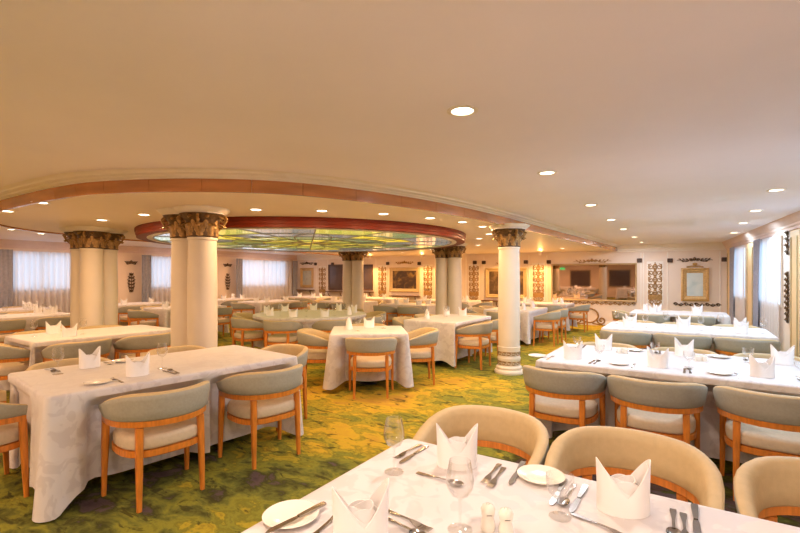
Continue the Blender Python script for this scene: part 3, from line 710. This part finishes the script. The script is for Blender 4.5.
# the wall behind: panelling seen in the mirror
for i, x in enumerate((-1.5, -4.2, -6.9, -9.6, -12.3)):
    t = thing('rear_wall_panel', ['framed dark panel on rear wall, first from the pilastered wall', 'framed dark panel on rear wall, second from the pilastered wall', 'framed dark panel on rear wall, third from the pilastered wall', 'framed dark panel on rear wall, fourth from the pilastered wall', 'framed dark panel on rear wall, fifth from the pilastered wall'][i], 'wall panel', (x, -6.795, 0.8), PI)
    mb = MB(); mb.bevel_box(-0.7, 0.7, -0.03, 0, 0, 1.2, 0.008); obj('board', mb.mesh('board', DP, False), t)
    mb = MB()
    for b in ((-0.75, 0.75, 1.2, 1.26), (-0.75, 0.75, -0.06, 0), (-0.75, -0.69, 0, 1.2), (0.69, 0.75, 0, 1.2)): mb.box(b[0], b[1], -0.05, 0, b[2], b[3])
    obj('frame', mb.mesh('frame', M['creamframe'], False), t)

# ------------------------------------------------------------------ chair
def chair_proto():
    t = thing('tub_chair', 'x', 'chair')
    # plan path of the shell, from right arm tip round the back to the left arm tip (front is +y)
    path = [(0.275, 0.20), (0.285, 0.12), (0.29, 0.04)]
    for q in range(1, 18):
        a = PI * q / 18; path.append((0.29 * math.cos(a), 0.02 - 0.285 * math.sin(a) ** 0.92))
    path += [(-0.29, 0.04), (-0.285, 0.12), (-0.275, 0.20)]
    P = [Vector((x, y, 0)) for x, y in path]; N = normals2(P)
    N = [n if n.dot(Vector((p.x, p.y - 0.0, 0))) > 0 else -n for n, p in zip(N, P)]
    def zt(p): return 0.758 - 0.10 * sm(-0.22, 0.20, p.y)
    def zb(p): return 0.572 - 0.012 * sm(-0.2, 0.2, p.y)
    mb = MB(); loops = []; th = 0.03
    L = len(P)
    for i, (p, n) in enumerate(zip(P, N)):
        e = min(i, L - 1 - i); s = (0.45, 0.8, 0.97, 1.0)[min(e, 3)]   # round the arm tips
        a, b = zt(p), zb(p); h = (a - b); a2 = b + h * (0.55 + 0.45 * s); tt = th * (0.55 + 0.45 * s)
        lean = 0.022
        sec = [(-tt, 0.06), (-tt * 1.05, 0.35), (-tt * 1.05, 0.75), (-tt * 0.85, 0.92), (-tt * 0.35, 0.99), (tt * 0.35, 0.99), (tt * 0.85, 0.92), (tt * 1.0, 0.75), (tt * 1.0, 0.35), (tt * 0.95, 0.06), (tt * 0.6, 0.0), (-tt * 0.6, 0.0)]
        loops.append([p + n * (o + lean * f) + Vector((0, 0, b + (a2 - b) * f)) for o, f in sec])
    mb.loft(loops, True, True)
    n = 12
    for fi, f in enumerate(mb.f):
        if len(f) == 4:
            j = fi % n; mb.mi[fi] = 0 if j in (6, 7, 8, 9) else 1
        else: mb.mi[fi] = 1
    bm_ = mb.mesh('backrest', [M['sage'], M['creamfab']], True, 60)
    o = obj('backrest', bm_, t); o['label'] = 'curved padded shell, grey-sage outside and cream inside'
    mb = MB(); mb.loft([[p + n_ * -0.017 + Vector((0, 0, zb(p) - 0.036)), p + n_ * 0.02 + Vector((0, 0, zb(p) - 0.036)), p + n_ * 0.022 + Vector((0, 0, zb(p) + 0.002)), p + n_ * -0.018 + Vector((0, 0, zb(p) + 0.002))] for p, n_ in zip(P, N)], True, True)
    obj('back_rail', mb.mesh('back_rail', M['wood'], True, 50), t)
    # seat outline
    so = []
    for q in range(28):
        a = 2 * PI * q / 28; ca, sa = math.cos(a), math.sin(a)
        e = 0.62
        so.append((0.262 * math.copysign(abs(ca) ** e, ca), 0.005 + 0.235 * math.copysign(abs(sa) ** (e if sa > 0 else 0.85), sa)))
    mb = MB(); loops = []
    for k_, z in ((0.90, 0.375), (0.985, 0.382), (1.0, 0.40), (1.0, 0.44), (0.97, 0.458), (0.88, 0.468), (0.6, 0.475), (0.2, 0.477)):
        loops.append([(x * k_, y * k_, z) for x, y in so])
    mb.loft(loops, True, True); obj('seat', mb.mesh('seat', M['seatfab'], True, 60), t)
    mb = MB(); mb.loft([[(x * 0.99, y * 0.99, 0.33) for x, y in so], [(x * 1.02, y * 1.02, 0.335) for x, y in so], [(x * 1.02, y * 1.02, 0.374) for x, y in so], [(x * 0.9, y * 0.9, 0.374) for x, y in so]], True, True)
    obj('seat_frame', mb.mesh('seat_frame', M['wood'], True, 40), t)
    for (x, y, fx, fy) in ((0.275, 0.185, 0.282, 0.205), (-0.275, 0.185, -0.282, 0.205), (0.198, -0.195, 0.205, -0.215), (-0.198, -0.195, -0.205, -0.215)):
        mb = MB(); loops = []
        for z, hw in ((0.0, 0.014), (0.20, 0.018), (0.36, 0.021), (0.53, 0.022)):
            k_ = 1 - z / 0.53; X, Y = x + (fx - x) * k_, y + (fy - y) * k_; b = hw * 0.35
            loops.append([(X - hw, Y - hw + b, z), (X - hw + b, Y - hw, z), (X + hw - b, Y - hw, z), (X + hw, Y - hw + b, z), (X + hw, Y + hw - b, z), (X + hw - b, Y + hw, z), (X - hw + b, Y + hw, z), (X - hw, Y + hw - b, z)])
        mb.loft(loops, True, True); obj('leg', mb.mesh('leg', M['wood'], True, 50), t)
    return t
CH = chair_proto(); CH_USED = [False]
def place_chair(x, y, rz, label, group):
    if not CH_USED[0]:
        CH_USED[0] = True; CH.location = (x, y, 0); CH.rotation_euler = (0, 0, rz); CH['label'] = label; CH['group'] = group; return CH
    return dup(CH, (x, y, 0), rz, label, group)

# ------------------------------------------------------------------ tables and cloths
def perimeter(w_, l_, r=0.025):
    a, b = w_ / 2, l_ / 2; pts = []
    def side(p, q, n, nx, ny, key):
        for i in range(n):
            t = (i + 0.5) / n; x = p[0] + (q[0] - p[0]) * t; y = p[1] + (q[1] - p[1]) * t
            L = math.hypot(q[0] - p[0], q[1] - p[1]); pts.append((x, y, nx, ny, min(t, 1 - t) * L + r * 0.8))
    def arc(cx, cy, a0):
        for i in range(7):
            t = a0 + PI / 2 * i / 6; pts.append((cx + r * math.cos(t), cy + r * math.sin(t), math.cos(t), math.sin(t), abs(i - 3) / 3 * r * 0.8))
    nx_, ny_ = max(14, int(w_ / 0.05)), max(14, int(l_ / 0.05))
    side((a, -b + r), (a, b - r), ny_, 1, 0, 0); arc(a - r, b - r, 0)
    side((a - r, b), (-a + r, b), nx_, 0, 1, 0); arc(-a + r, b - r, PI / 2)
    side((-a, b - r), (-a, -b + r), ny_, -1, 0, 0); arc(-a + r, -b + r, PI)
    side((-a + r, -b), (a - r, -b), nx_, 0, -1, 0); arc(a - r, -b + r, 3 * PI / 2)
    return pts
def circ_perimeter(r):
    n = 120; return [(r * math.cos(2 * PI * i / n), r * math.sin(2 * PI * i / n), math.cos(2 * PI * i / n), math.sin(2 * PI * i / n), 9.0) for i in range(n)]
def cloth_mesh(pts, chairs, seed, rnd_=False):
    r = random.Random(seed); ph = r.uniform(0, 6); n = len(pts)
    rows = [(-0.02, 0.7575, 0), (-0.006, 0.7565, 0), (0.004, 0.751, 0), (0.009, 0.742, 0)] + [(0.01, None, t) for t in (0.06, 0.12, 0.2, 0.3, 0.45, 0.6, 0.75, 0.88, 1.0)]
    loops = []
    s_acc = []
    s = 0
    for i, p in enumerate(pts):
        s_acc.append(s); q = pts[(i + 1) % n]; s += math.hypot(q[0] - p[0], q[1] - p[1])
    for out, z, t in rows:
        lo = []
        for i, (x, y, nx, ny, cd) in enumerate(pts):
            cor = math.exp(-(cd / 0.10) ** 2); dip = math.exp(-((cd - 0.26) / 0.10) ** 2)
            if rnd_: fold = 0.05 * math.sin(2 * PI * 11 * i / n + ph) ; zb_ = 0.13 + 0.01 * math.sin(s_acc[i] * 3)
            else: fold = 0.014 * math.sin(s_acc[i] * 11 + ph) + 0.008 * math.sin(s_acc[i] * 23 + 2 * ph); zb_ = 0.10 - (0.085 if seed == 5 else 0.045) * cor + 0.02 * dip
            zz = z if z is not None else 0.742 - (0.742 - zb_) * t
            o = out + t * (0.02 + 0.055 * cor - 0.015 * dip + fold)
            X, Y = x + nx * o, y + ny * o
            g = 1 - sm(0.62, 0.715, zz)
            push = 0
            for (cx, cy, dx, dy) in chairs:         # chair centre and facing direction; its front presses the cloth in
                lat = abs(-(x - cx) * dy + (y - cy) * dx)
                if nx * -dx + ny * -dy < 0.3 and not rnd_: continue
                along = (X - cx) * dx + (Y - cy) * dy      # how far ahead of the chair centre the cloth hangs
                if along < -0.5 or along > 0.30: continue
                push = max(push, (0.275 - along) * (1 - sm(0.33, 0.43, lat)))
            X -= nx * push * g; Y -= ny * push * g
            lo.append(Vector((X, Y, zz)))
        loops.append(lo)
    mb = MB(); mb.loft(loops, True, False)
    mb.add(loops[0], [tuple(range(n))])
    return mb.mesh('tablecloth', M['cloth'], True, 50)
def table(cx, cy, w_, l_, rot, rnd_, phrase, seed):
    t = thing('dining_table', 'pedestal dining table hidden by its white cloth, ' + phrase, 'table', (cx, cy, 0), rot)
    if rnd_:
        mb = MB(); mb.lathe([(0.05, 0.722), (w_ / 2 - 0.03, 0.722), (w_ / 2 - 0.012, 0.728), (w_ / 2 - 0.012, 0.742), (w_ / 2 - 0.03, 0.75), (0.02, 0.75)], 48, caps=True)
    else:
        mb = MB(); mb.bevel_box(-w_ / 2 + 0.012, w_ / 2 - 0.012, -l_ / 2 + 0.012, l_ / 2 - 0.012, 0.722, 0.75, 0.008)
    obj('tabletop', mb.mesh('tabletop', M['wood'], False), t)
    ln = max(w_, l_); offs = [0] if (rnd_ or ln < 1.3) else [-ln / 2 + 0.5, ln / 2 - 0.5]
    for q in offs:
        ox, oy = (q, 0) if w_ >= l_ else (0, q)
        mb = MB(); mb.lathe([(0.05, 0.0), (0.12, 0.0), (0.12, 0.015), (0.05, 0.035), (0.035, 0.06), (0.035, 0.66), (0.12, 0.72), (0.05, 0.72)], 20, (ox, oy, 0)); obj('pedestal', mb.mesh('pedestal', M['black']), t)
    return t

# ------------------------------------------------------------------ tableware
def napkin_mesh():
    mb = MB(); n = 48
    def shell(rx, ry, h0, hp, rot, pw, lean, th=0.0022):
        lo = [[], [], [], [], [], []]
        for j in range(n):
            a = 2 * PI * j / n; c = math.cos(a - rot); top = h0 + hp * max(0, abs(c)) ** pw
            for kx, (f, off) in enumerate(((0, 0), (0.5, 0), (1, 0), (1, -th), (0.5, -th), (0.02, -th))):
                z = top * f; k_ = 1 + lean * (z / 0.15) ** 2 * abs(c)
                lo[kx].append(Vector(((rx + off) * math.cos(a) * k_, (ry + off) * math.sin(a) * (1 - 0.25 * f), z + 0.0005)))
        mb.loft(lo, True)
    shell(0.078, 0.056, 0.056, 0.108, 0.0, 1.25, 0.05)
    shell(0.073, 0.050, 0.064, 0.084, 0.10, 1.5, 0.02)
    shell(0.058, 0.040, 0.072, 0.030, PI / 2, 2.0, 0.0)
    shell(0.036, 0.028, 0.092, 0.014, 0.6, 2.0, 0.0)
    return mb.mesh('napkin', M['napkin'], True, 50)
NAP = napkin_mesh()
mb = MB(); mb.lathe([(0.0, 0.0), (0.036, 0.0), (0.037, 0.002), (0.02, 0.004), (0.006, 0.008), (0.004, 0.02), (0.004, 0.085), (0.008, 0.094), (0.026, 0.105), (0.038, 0.125), (0.041, 0.145), (0.037, 0.175), (0.031, 0.205), (0.0302, 0.205), (0.036, 0.175), (0.040, 0.145), (0.037, 0.126), (0.025, 0.107), (0.004, 0.097), (0, 0.096)], 28)
WINE = mb.mesh('wine_glass', M['glass'])
mb = MB(); mb.lathe([(0.0, 0.0), (0.033, 0.0), (0.034, 0.002), (0.018, 0.004), (0.006, 0.008), (0.005, 0.02), (0.005, 0.045), (0.012, 0.055), (0.034, 0.075), (0.041, 0.095), (0.042, 0.13), (0.0412, 0.13), (0.040, 0.096), (0.033, 0.077), (0.004, 0.06), (0, 0.059)], 28)
GOB = mb.mesh('water_goblet', M['glass'])
mb = MB(); mb.lathe([(0.0, 0.0), (0.05, 0.0), (0.052, 0.003), (0.062, 0.007), (0.083, 0.013), (0.086, 0.0145), (0.083, 0.016), (0.06, 0.010), (0.048, 0.0065), (0.0, 0.006)], 40)
PLATE = mb.mesh('side_plate', M['china'])
def fork():
    mb = MB()
    mb.strip([(-0.10, 0.009, 0.001), (-0.085, 0.010, 0.0015), (-0.03, 0.0045, 0.005), (0.02, 0.0035, 0.008), (0.035, 0.009, 0.006), (0.05, 0.0125, 0.003), (0.058, 0.0125, 0.0025)], 0.002)
    for q in range(4):
        mb.strip([(0.057, 0.0018, 0.0025), (0.08, 0.0016, 0.003), (0.10, 0.0010, 0.006)], 0.0018, Matrix.Translation((0, -0.0105 + 0.007 * q, 0)))
    return mb.mesh('fork', M['steel'], True, 40)
def knife():
    mb = MB()
    mb.strip([(-0.11, 0.008, 0.001), (-0.10, 0.010, 0.001), (-0.05, 0.0085, 0.001), (-0.005, 0.006, 0.001)], 0.006)
    mb.strip([(-0.006, 0.006, 0.003), (0.02, 0.009, 0.003), (0.08, 0.010, 0.003), (0.10, 0.0065, 0.003), (0.11, 0.001, 0.003)], 0.0015)
    return mb.mesh('knife', M['steel'], True, 40)
def spoon():
    mb = MB(); mb.strip([(-0.10, 0.009, 0.001), (-0.08, 0.0095, 0.0015), (-0.02, 0.004, 0.006), (0.042, 0.004, 0.009)], 0.002)
    loops = []
    for (k_, dz) in ((1.0, 0.009), (0.8, 0.004), (0.5, 0.0015), (0.15, 0.0008)):
        loops.append([(0.068 + 0.031 * k_ * math.cos(2 * PI * j / 18), 0.020 * k_ * math.sin(2 * PI * j / 18), dz) for j in range(18)])
    up = [[(x, y, z + 0.0015) for x, y, z in l] for l in reversed(loops)]
    mb.loft(list(reversed(up[:])) [::-1] if False else loops[::-1] + up[::-1], True, True)
    return mb.mesh('spoon', M['steel'], True, 60)
FORK, KNIFE, SPOON = fork(), knife(), spoon()
mb = MB(); mb.lathe([(0.0, 0.0), (0.019, 0.0), (0.021, 0.004), (0.021, 0.02), (0.0165, 0.038), (0.019, 0.05), (0.021, 0.062), (0.017, 0.072), (0.008, 0.077), (0.0, 0.078)], 24); SHK = mb.mesh('body', M['china'])
mb = MB()
for q in range(5): mb.lathe([(0, 0.0), (0.0014, 0), (0.0014, 0.0006), (0, 0.0006)], 6, (0.005 * math.cos(q * 1.256), 0.005 * math.sin(q * 1.256), 0.0772))
mb.strip([(-0.008, 0.0008, 0.0), (0.008, 0.0008, 0.0)], 0.0008, Matrix.Translation((0, -0.0195, 0.052)) @ Matrix.Rotation(PI / 2, 4, 'X'))
SHH = mb.mesh('sprinkle_holes', M['black'], False)
mb = MB(); mb.bevel_box(-0.055, 0.055, -0.035, 0.035, 0, 0.006, 0.003); mb.bevel_box(-0.045, 0.045, -0.006, 0.006, 0.006, 0.055, 0.003); mb.bevel_box(-0.045, -0.012, -0.024, 0.024, 0.006, 0.045, 0.003); mb.bevel_box(0.012, 0.045, -0.024, 0.024, 0.006, 0.045, 0.003)
CADDY = mb.mesh('condiment_holder', M['china'], True, 40)
TZ = 0.7578
LOCAL = {}
def put(me, name, cat, x, y, rz, label, group, z=TZ):
    return tag(obj(name, me, None, (x, y, z), rz), label, cat, group)

NAPS, GLREQ = [], []
def setting(x, y, a, det, phrase, rng, side, pre=''):
    # place setting for a diner at table edge point (x, y) looking along angle a (towards the table middle)
    ux, uy = math.cos(a), math.sin(a); rx, ry = uy, -ux
    def P(f, s): return x + ux * f + rx * s, y + uy * f + ry * s
    j = rng.uniform
    px, py = P(0.24 + j(-0.02, 0.02), j(-0.03, 0.03))
    put(NAP, 'folded_napkin', 'napkin', px, py, a + PI / 2 + j(-0.5, 0.5), pre + 'white mitre-folded napkin %s %s' % (side, phrase), 'napkins ' + side + ' ' + phrase)
    NAPS.append((px, py))
    if det >= 1:
        f_ = 0.36 + j(-0.02, 0.02); GLREQ.append(([P(f_, q) for q in (0.22, -0.22, 0.3, -0.3, 0.12, -0.12)], WINE if det < 3 else GOB, 'wine_glass' if det < 3 else 'water_goblet', pre + 'clear stemmed glass %s %s' % (side, phrase), 'glasses ' + side + ' ' + phrase))
    if det >= 2:
        px, py = P(0.16, 0.19); put(KNIFE, 'knife', 'knife', px, py, a + j(-0.08, 0.08), pre + 'steel table knife %s %s' % (side, phrase), 'knives ' + side + ' ' + phrase)
        px, py = P(0.16, 0.225); put(SPOON, 'spoon', 'spoon', px, py, a + j(-0.08, 0.08), pre + 'steel soup spoon %s %s' % (side, phrase), 'spoons ' + side + ' ' + phrase)
        px, py = P(0.16, -0.17); put(FORK, 'fork', 'fork', px, py, a + j(-0.08, 0.08), pre + 'steel table fork %s %s' % (side, phrase), 'forks ' + side + ' ' + phrase)
        px, py = P(0.17, -0.285); put(PLATE, 'side_plate', 'plate', px, py, 0, pre + 'round white side plate %s %s' % (side, phrase), 'side plates ' + side + ' ' + phrase)

SIDEN = {'+y': 'on back-wall side of', '-y': 'on side facing away from back wall at', '+x': 'on pilaster side of', '-x': 'on curtain side of'}
SIDEN2 = {'+y': 'on back-wall side of', '-y': 'opposite back-wall side of', '+x': 'on pilaster side of', '-x': 'on curtain side of'}
def ordn(k_, q, ps):
    if len(ps) == 1: return ''
    lo, hi = ('curtain-end ', 'pilaster-end ') if k_ in ('+y', '-y') else ('rear-end ', 'back-end ')
    r = sorted(ps).index(q); return lo if r == 0 else hi if r == len(ps) - 1 else 'middle '
def dining(cx, cy, w_, l_, rot, phrase, sides, det=0, seed=0, nomake=False, nap_sides=None):
    """sides: {'+x': (positions along, out)}"""
    rng = random.Random(seed + 11); rot = math.radians(rot); cr, sr = math.cos(rot), math.sin(rot)
    chairs = []
    T = table(cx, cy, w_, l_, rot, False, phrase, seed)
    for k_, (ps, out) in sides.items():
        for q in ps:
            if k_ == '+x': lx, ly, a = w_ / 2 + out, q, PI
            elif k_ == '-x': lx, ly, a = -w_ / 2 - out, q, 0
            elif k_ == '+y': lx, ly, a = q, l_ / 2 + out, -PI / 2
            else: lx, ly, a = q, -l_ / 2 - out, PI / 2
            ja = rng.uniform(-0.06, 0.06)
            chairs.append((lx, ly, math.cos(a), math.sin(a)))
            X, Y = cx + lx * cr - ly * sr, cy + lx * sr + ly * cr
            place_chair(X, Y, a + rot - PI / 2 + ja, ordn(k_, q, ps) + 'grey-sage tub chair %s %s' % (SIDEN2[k_], phrase), 'chairs %s %s' % (SIDEN2[k_], phrase))
            if det >= 0 and (nap_sides is None or (k_, q) in nap_sides or k_ in nap_sides):
                ex, ey = (math.copysign(w_ / 2, lx), ly) if k_ in ('+x', '-x') else (lx, math.copysign(l_ / 2, ly))
                setting(cx + ex * cr - ey * sr, cy + ex * sr + ey * cr, a + rot, det, phrase, rng, SIDEN2[k_], ordn(k_, q, ps))
    o = obj('tablecloth', cloth_mesh(perimeter(w_, l_), chairs, seed), None, (cx, cy, 0), rot)
    tag(o, 'white damask tablecloth draped to the floor over ' + phrase, 'tablecloth')
    return T

WT = 'window-side long table %s back wall'
# T1 with its own hand-placed tableware
dining(0.05, 1.16, 2.30, 1.22, 0, WT % 'farthest from', {'+y': ([-0.95, -0.27, 0.43], 0.40)}, det=-1, seed=1)
dining(0.05, 4.65, 2.40, 1.20, 0, WT % 'third from', {'-y': ([-0.95, -0.27, 0.43], 0.09), '+y': ([-0.80, -0.10, 0.60], 0.05)}, det=3, seed=2)
dining(-0.08, 7.72, 2.0, 1.12, 0, WT % 'second from', {'-y': ([-0.68, 0.0, 0.68], 0.06), '+y': ([-0.68, 0.0, 0.68], 0.16)}, det=1, seed=3)
dining(-0.20, 11.1, 1.7, 1.1, 0, WT % 'nearest the', {'-y': ([-0.45, 0.3], 0.05), '+y': ([-0.4, 0.35], 0.05), '-x': ([0.0], 0.1)}, det=0, seed=4)
dining(-3.77, 2.17, 1.10, 1.90, -7, 'half-bare table beside the nearest twin columns', {'+x': ([-0.34, 0.50], 0.13), '-x': ([-0.50, 0.42], 0.10), '+y': ([0.0], 0.16), '-y': ([-0.2], 0.22)}, det=2, seed=5, nap_sides={('+x', -0.34), ('-x', -0.50), })
dining(-6.75, 2.9, 1.0, 1.65, -2, 'table between twin and triple columns', {'+x': ([-0.42, 0.35], 0.12), '-x': ([-0.42, 0.35], 0.10), '-y': ([0.0], 0.12)}, det=1, seed=6, nap_sides={('+x', -0.42), ('-x', -0.42)})
dining(-3.82, 5.12, 1.02, 0.95, 38, 'small square table on yellow carpet', {'-y': ([0.02], 0.14), '-x': ([0.05], 0.18), '+x': ([0.0], 0.18), '+y': ([0.0], 0.12)}, det=1, seed=7, nap_sides={'-x', '+y'})
dining(-3.68, 7.4, 1.0, 1.55, 0, 'table beside the lone banded column', {'+x': ([-0.38, 0.40], 0.14), '-x': ([-0.38, 0.40], 0.12), '+y': ([0.0], 0.12)}, det=1, seed=8, nap_sides={('-x', -0.38), ('-x', 0.4), ('+y', 0.0)})
dining(-3.45, 10.5, 1.05, 1.5, 0, 'table between lone column and mirror', {'+x': ([-0.36, 0.38], 0.26), '-x': ([-0.36, 0.38], 0.26), '-y': ([0.0], 0.26)}, det=1, seed=9)
dining(-3.55, 13.2, 1.5, 1.0, 0, 'table nearest the smoked mirror', {'-y': ([-0.36, 0.38], 0.26), '+x': ([0.0], 0.2), '-x': ([0.0], 0.26)}, det=0, seed=10)
# along the back wall
dining(-6.55, 13.0, 1.9, 1.0, 0, 'table under the dark flower painting', {'-y': ([-0.66, 0.03, 0.72], 0.26), '+x': ([0.0], 0.26)}, det=0, seed=11)
dining(-9.3, 13.1, 1.7, 1.0, 0, 'table before the dark wall panels', {'-y': ([-0.45, 0.4], 0.26), '-x': ([0.0], 0.26)}, det=0, seed=12)
dining(-12.1, 12.6, 1.4, 1.0, 0, 'table nearest the narrow grey painting', {'-y': ([-0.36, 0.36], 0.26), '+x': ([0.0], 0.26)}, det=0, seed=13)
dining(-6.4, 10.6, 1.5, 1.0, 0, 'table between round table and flower painting', {'-y': ([-0.38, 0.38], 0.26), '+y': ([-0.38, 0.38], 0.26)}, det=0, seed=14)
dining(-8.9, 10.9, 1.5, 1.0, 0, 'table between round table and dark panels', {'-y': ([-0.38, 0.38], 0.26), '+y': ([-0.38, 0.38], 0.26), '-x': ([0], 0.26)}, det=0, seed=15)
# curtained side
CT = 'curtain-side table %s from back wall'
dining(-13.3, 9.8, 1.0, 1.6, 0, CT % 'second', {'+x': ([-0.38, 0.38], 0.26), '-x': ([-0.38, 0.38], 0.26), '-y': ([0], 0.26)}, det=0, seed=17)
dining(-13.2, 6.6, 1.0, 1.6, 0, CT % 'third', {'+x': ([-0.38, 0.38], 0.26), '-y': ([0], 0.26)}, det=0, seed=18)
dining(-13.3, 3.9, 1.0, 1.5, 0, CT % 'fourth', {'+x': ([-0.38, 0.38], 0.26), '-x': ([-0.38, 0.38], 0.26)}, det=0, seed=19)
dining(-10.95, 3.3, 1.0, 1.7, 0, 'table curtain-side of the triple column', {'+x': ([-0.42, 0.42], 0.26), '-x': ([-0.42, 0.42], 0.26), '+y': ([0], 0.26)}, det=1, seed=20)
dining(-10.6, 6.6, 1.0, 1.6, 0, 'table between round table and curtained windows', {'+x': ([-0.38, 0.38], 0.26), '-x': ([-0.38, 0.38], 0.26), '-y': ([0], 0.26)}, det=0, seed=21)
dining(-11.0, 9.6, 1.1, 1.5, 0, 'inner curtain-side table toward the dark panels', {'+x': ([-0.38, 0.38], 0.26), '-y': ([0], 0.26)}, det=0, seed=22)
for (x, y, w_, l_, ph, sd) in ((-3.6, -2.6, 1.1, 1.8, 'added table before the second rear panel', 41), (-6.4, -2.2, 1.1, 1.8, 'added table before the third rear panel', 42), (-9.6, -1.6, 1.1, 1.8, 'added table before the fourth rear panel', 43), (-0.6, -3.4, 2.2, 1.2, 'added table before the first rear panel', 44), (-5.0, -4.9, 2.2, 1.1, 'added table between second and third rear panels', 45)):  # tables added outside the view; their white cloths bounce light to the ceiling
    dining(x, y, w_, l_, 0, ph, {'+x': ([-0.42, 0.42], 0.14)} if l_ > w_ else {'-y': ([-0.6, 0.6], 0.14)}, det=0, seed=sd)
# round table under the drum
RR = 1.12; rc = (AXIS - 0.15, 6.75); ph_r = 'round table under the stained glass'
table(rc[0], rc[1], RR * 2, RR * 2, 0, True, ph_r, 31)
chs = []; rng = random.Random(5); NC = 9
for q in range(NC):
    a = 2 * PI * (q + 0.28) / NC; d_ = RR + 0.16
    lx, ly = d_ * math.cos(a), d_ * math.sin(a); chs.append((lx, ly, -math.cos(a), -math.sin(a)))
    place_chair(rc[0] + lx, rc[1] + ly, a + PI / 2 + rng.uniform(-0.06, 0.06), 'grey-sage tub chair set around the ' + ph_r, 'chairs around the ' + ph_r)
    setting(rc[0] + RR * math.cos(a), rc[1] + RR * math.sin(a), a + PI, 1, ph_r, rng, 'around')
tag(obj('tablecloth', cloth_mesh(circ_perimeter(RR), chs, 31, True), None, (rc[0], rc[1], 0)), 'white damask tablecloth draped over ' + ph_r, 'tablecloth')

# ------------------------------------------------------------------ tableware of the shaker table, placed one by one
def tp(px, py, z=TZ): v = at_z(px, py, z); return v.x, v.y
def dirang(p, q):
    a, b = at_z(*p, TZ), at_z(*q, TZ); return math.atan2(b.y - a.y, b.x - a.x)
for (px, py, rz, lab) in ((457, 465, 0.55, 'white mitre napkin beside the goblet at table corner, shaker table'), (623, 510, 0.45, 'white mitre napkin beside three stacked knives, shaker table'), (361, 541, 0.9, 'white mitre napkin beside the side plate with a knife, shaker table')):
    x, y = tp(px, py); put(NAP, 'folded_napkin', 'napkin', x, y, rz, lab, None)
for (px, py, me, nm, lab) in ((394, 472, WINE, 'wine_glass', 'clear wine glass at the corner of the shaker table'), (460, 530, WINE, 'wine_glass', 'clear wine glass beside the salt shaker'), (560, 517, GOB, 'water_goblet', 'clear water goblet beside the side plate near two chairs')):
    x, y = tp(px, py); put(me, nm, 'glass', x, y, 0, lab, None)
for (px, py, lab) in ((291, 518, 'white side plate with a knife lying across it, shaker table'), (541, 478, 'empty white side plate at the far edge of shaker table')):
    x, y = tp(px, py); put(PLATE, 'side_plate', 'plate', x, y, 0, lab, None)
def cut(me, nm, p, q, lab, z=TZ):
    c = ((p[0] + q[0]) / 2, (p[1] + q[1]) / 2); x, y = tp(*c); put(me, nm, nm, x, y, dirang(p, q), lab, None, z)
cut(KNIFE, 'knife', (322, 510), (272, 536), 'steel knife lying across the side plate of the shaker table', TZ + 0.014)
cut(FORK, 'fork', (318, 533), (337, 517), 'steel fork between side plate and napkin, shaker table')
cut(FORK, 'fork', (386, 511), (424, 529), 'steel fork beside the napkin with folded stack, shaker table')
cut(SPOON, 'spoon', (384, 518), (418, 537), 'steel spoon beside the fork at shaker table napkin')
cut(KNIFE, 'knife', (432, 444), (396, 466), 'steel knife lying by the corner wine glass, shaker table')
cut(FORK, 'fork', (424, 443), (393, 461), 'steel fork lying by the corner wine glass, shaker table')
cut(SPOON, 'spoon', (417, 473), (462, 487), 'steel spoon in front of the corner napkin, shaker table')
cut(FORK, 'fork', (500, 464), (484, 484), 'steel fork between corner napkin and side plate, shaker table')
cut(FORK, 'fork', (504, 468), (490, 488), 'second steel fork between corner napkin and side plate')
cut(KNIFE, 'knife', (524, 462), (510, 485), 'steel knife along rim of the empty side plate')
cut(KNIFE, 'knife', (586, 486), (571, 513), 'steel knife beside the water goblet, nearest the napkin')
cut(SPOON, 'spoon', (575, 483), (561, 508), 'steel spoon beside the water goblet')
cut(KNIFE, 'knife', (566, 479), (551, 506), 'steel dessert knife behind the water goblet stem')
cut(FORK, 'fork', (583, 519), (622, 537), 'steel fork in front of the tall napkin, shaker table')
cut(SPOON, 'spoon', (673, 509), (674, 540), 'steel spoon beyond the tall napkin, shaker table')
cut(KNIFE, 'knife', (694, 503), (698, 540), 'steel knife beyond the tall napkin, shaker table')
cut(FORK, 'fork', (683, 513), (686, 545), 'steel fork beyond the tall napkin, shaker table')
for (px, py, lab) in ((488, 530, 'white porcelain salt shaker with narrow waist'), (506, 535, 'white porcelain pepper shaker with narrow waist')):
    x, y = tp(px, py); t = thing('shaker', lab, 'shaker', (x, y, TZ), YAW); obj('body', SHK, t); obj('sprinkle_holes', SHH, t)
for (px, py, lab) in ((622, 353, 'white condiment holder between second and first napkin, six-setting table'), (701, 361, 'white condiment holder between third and second napkin, six-setting table')):
    x, y = tp(px, py); put(CADDY, 'condiment_holder', 'holder', x, y, 0.2, lab, None)
for cands, me, nm, lab, grp in GLREQ:
    best = next((c for c in cands if all(math.hypot(c[0] - q[0], c[1] - q[1]) > 0.15 for q in NAPS)), cands[0])
    put(me, nm, 'glass', best[0], best[1], 0, lab, grp); NAPS.append(best)
# green exit sign on the rear wall, seen in the mirror
t = thing('exit_sign', 'green lit exit sign on the rear wall', 'sign', (-5.5, -6.79, 2.15), PI)
mb = MB(); mb.bevel_box(-0.2, 0.2, -0.05, 0, -0.08, 0.08, 0.01); obj('housing', mb.mesh('housing', M['lamp_trim'], False), t)
mb = MB(); mb.box(-0.18, 0.18, -0.054, -0.05, -0.065, 0.065); obj('lit_face', mb.mesh('lit_face', M['exit'], False), t)
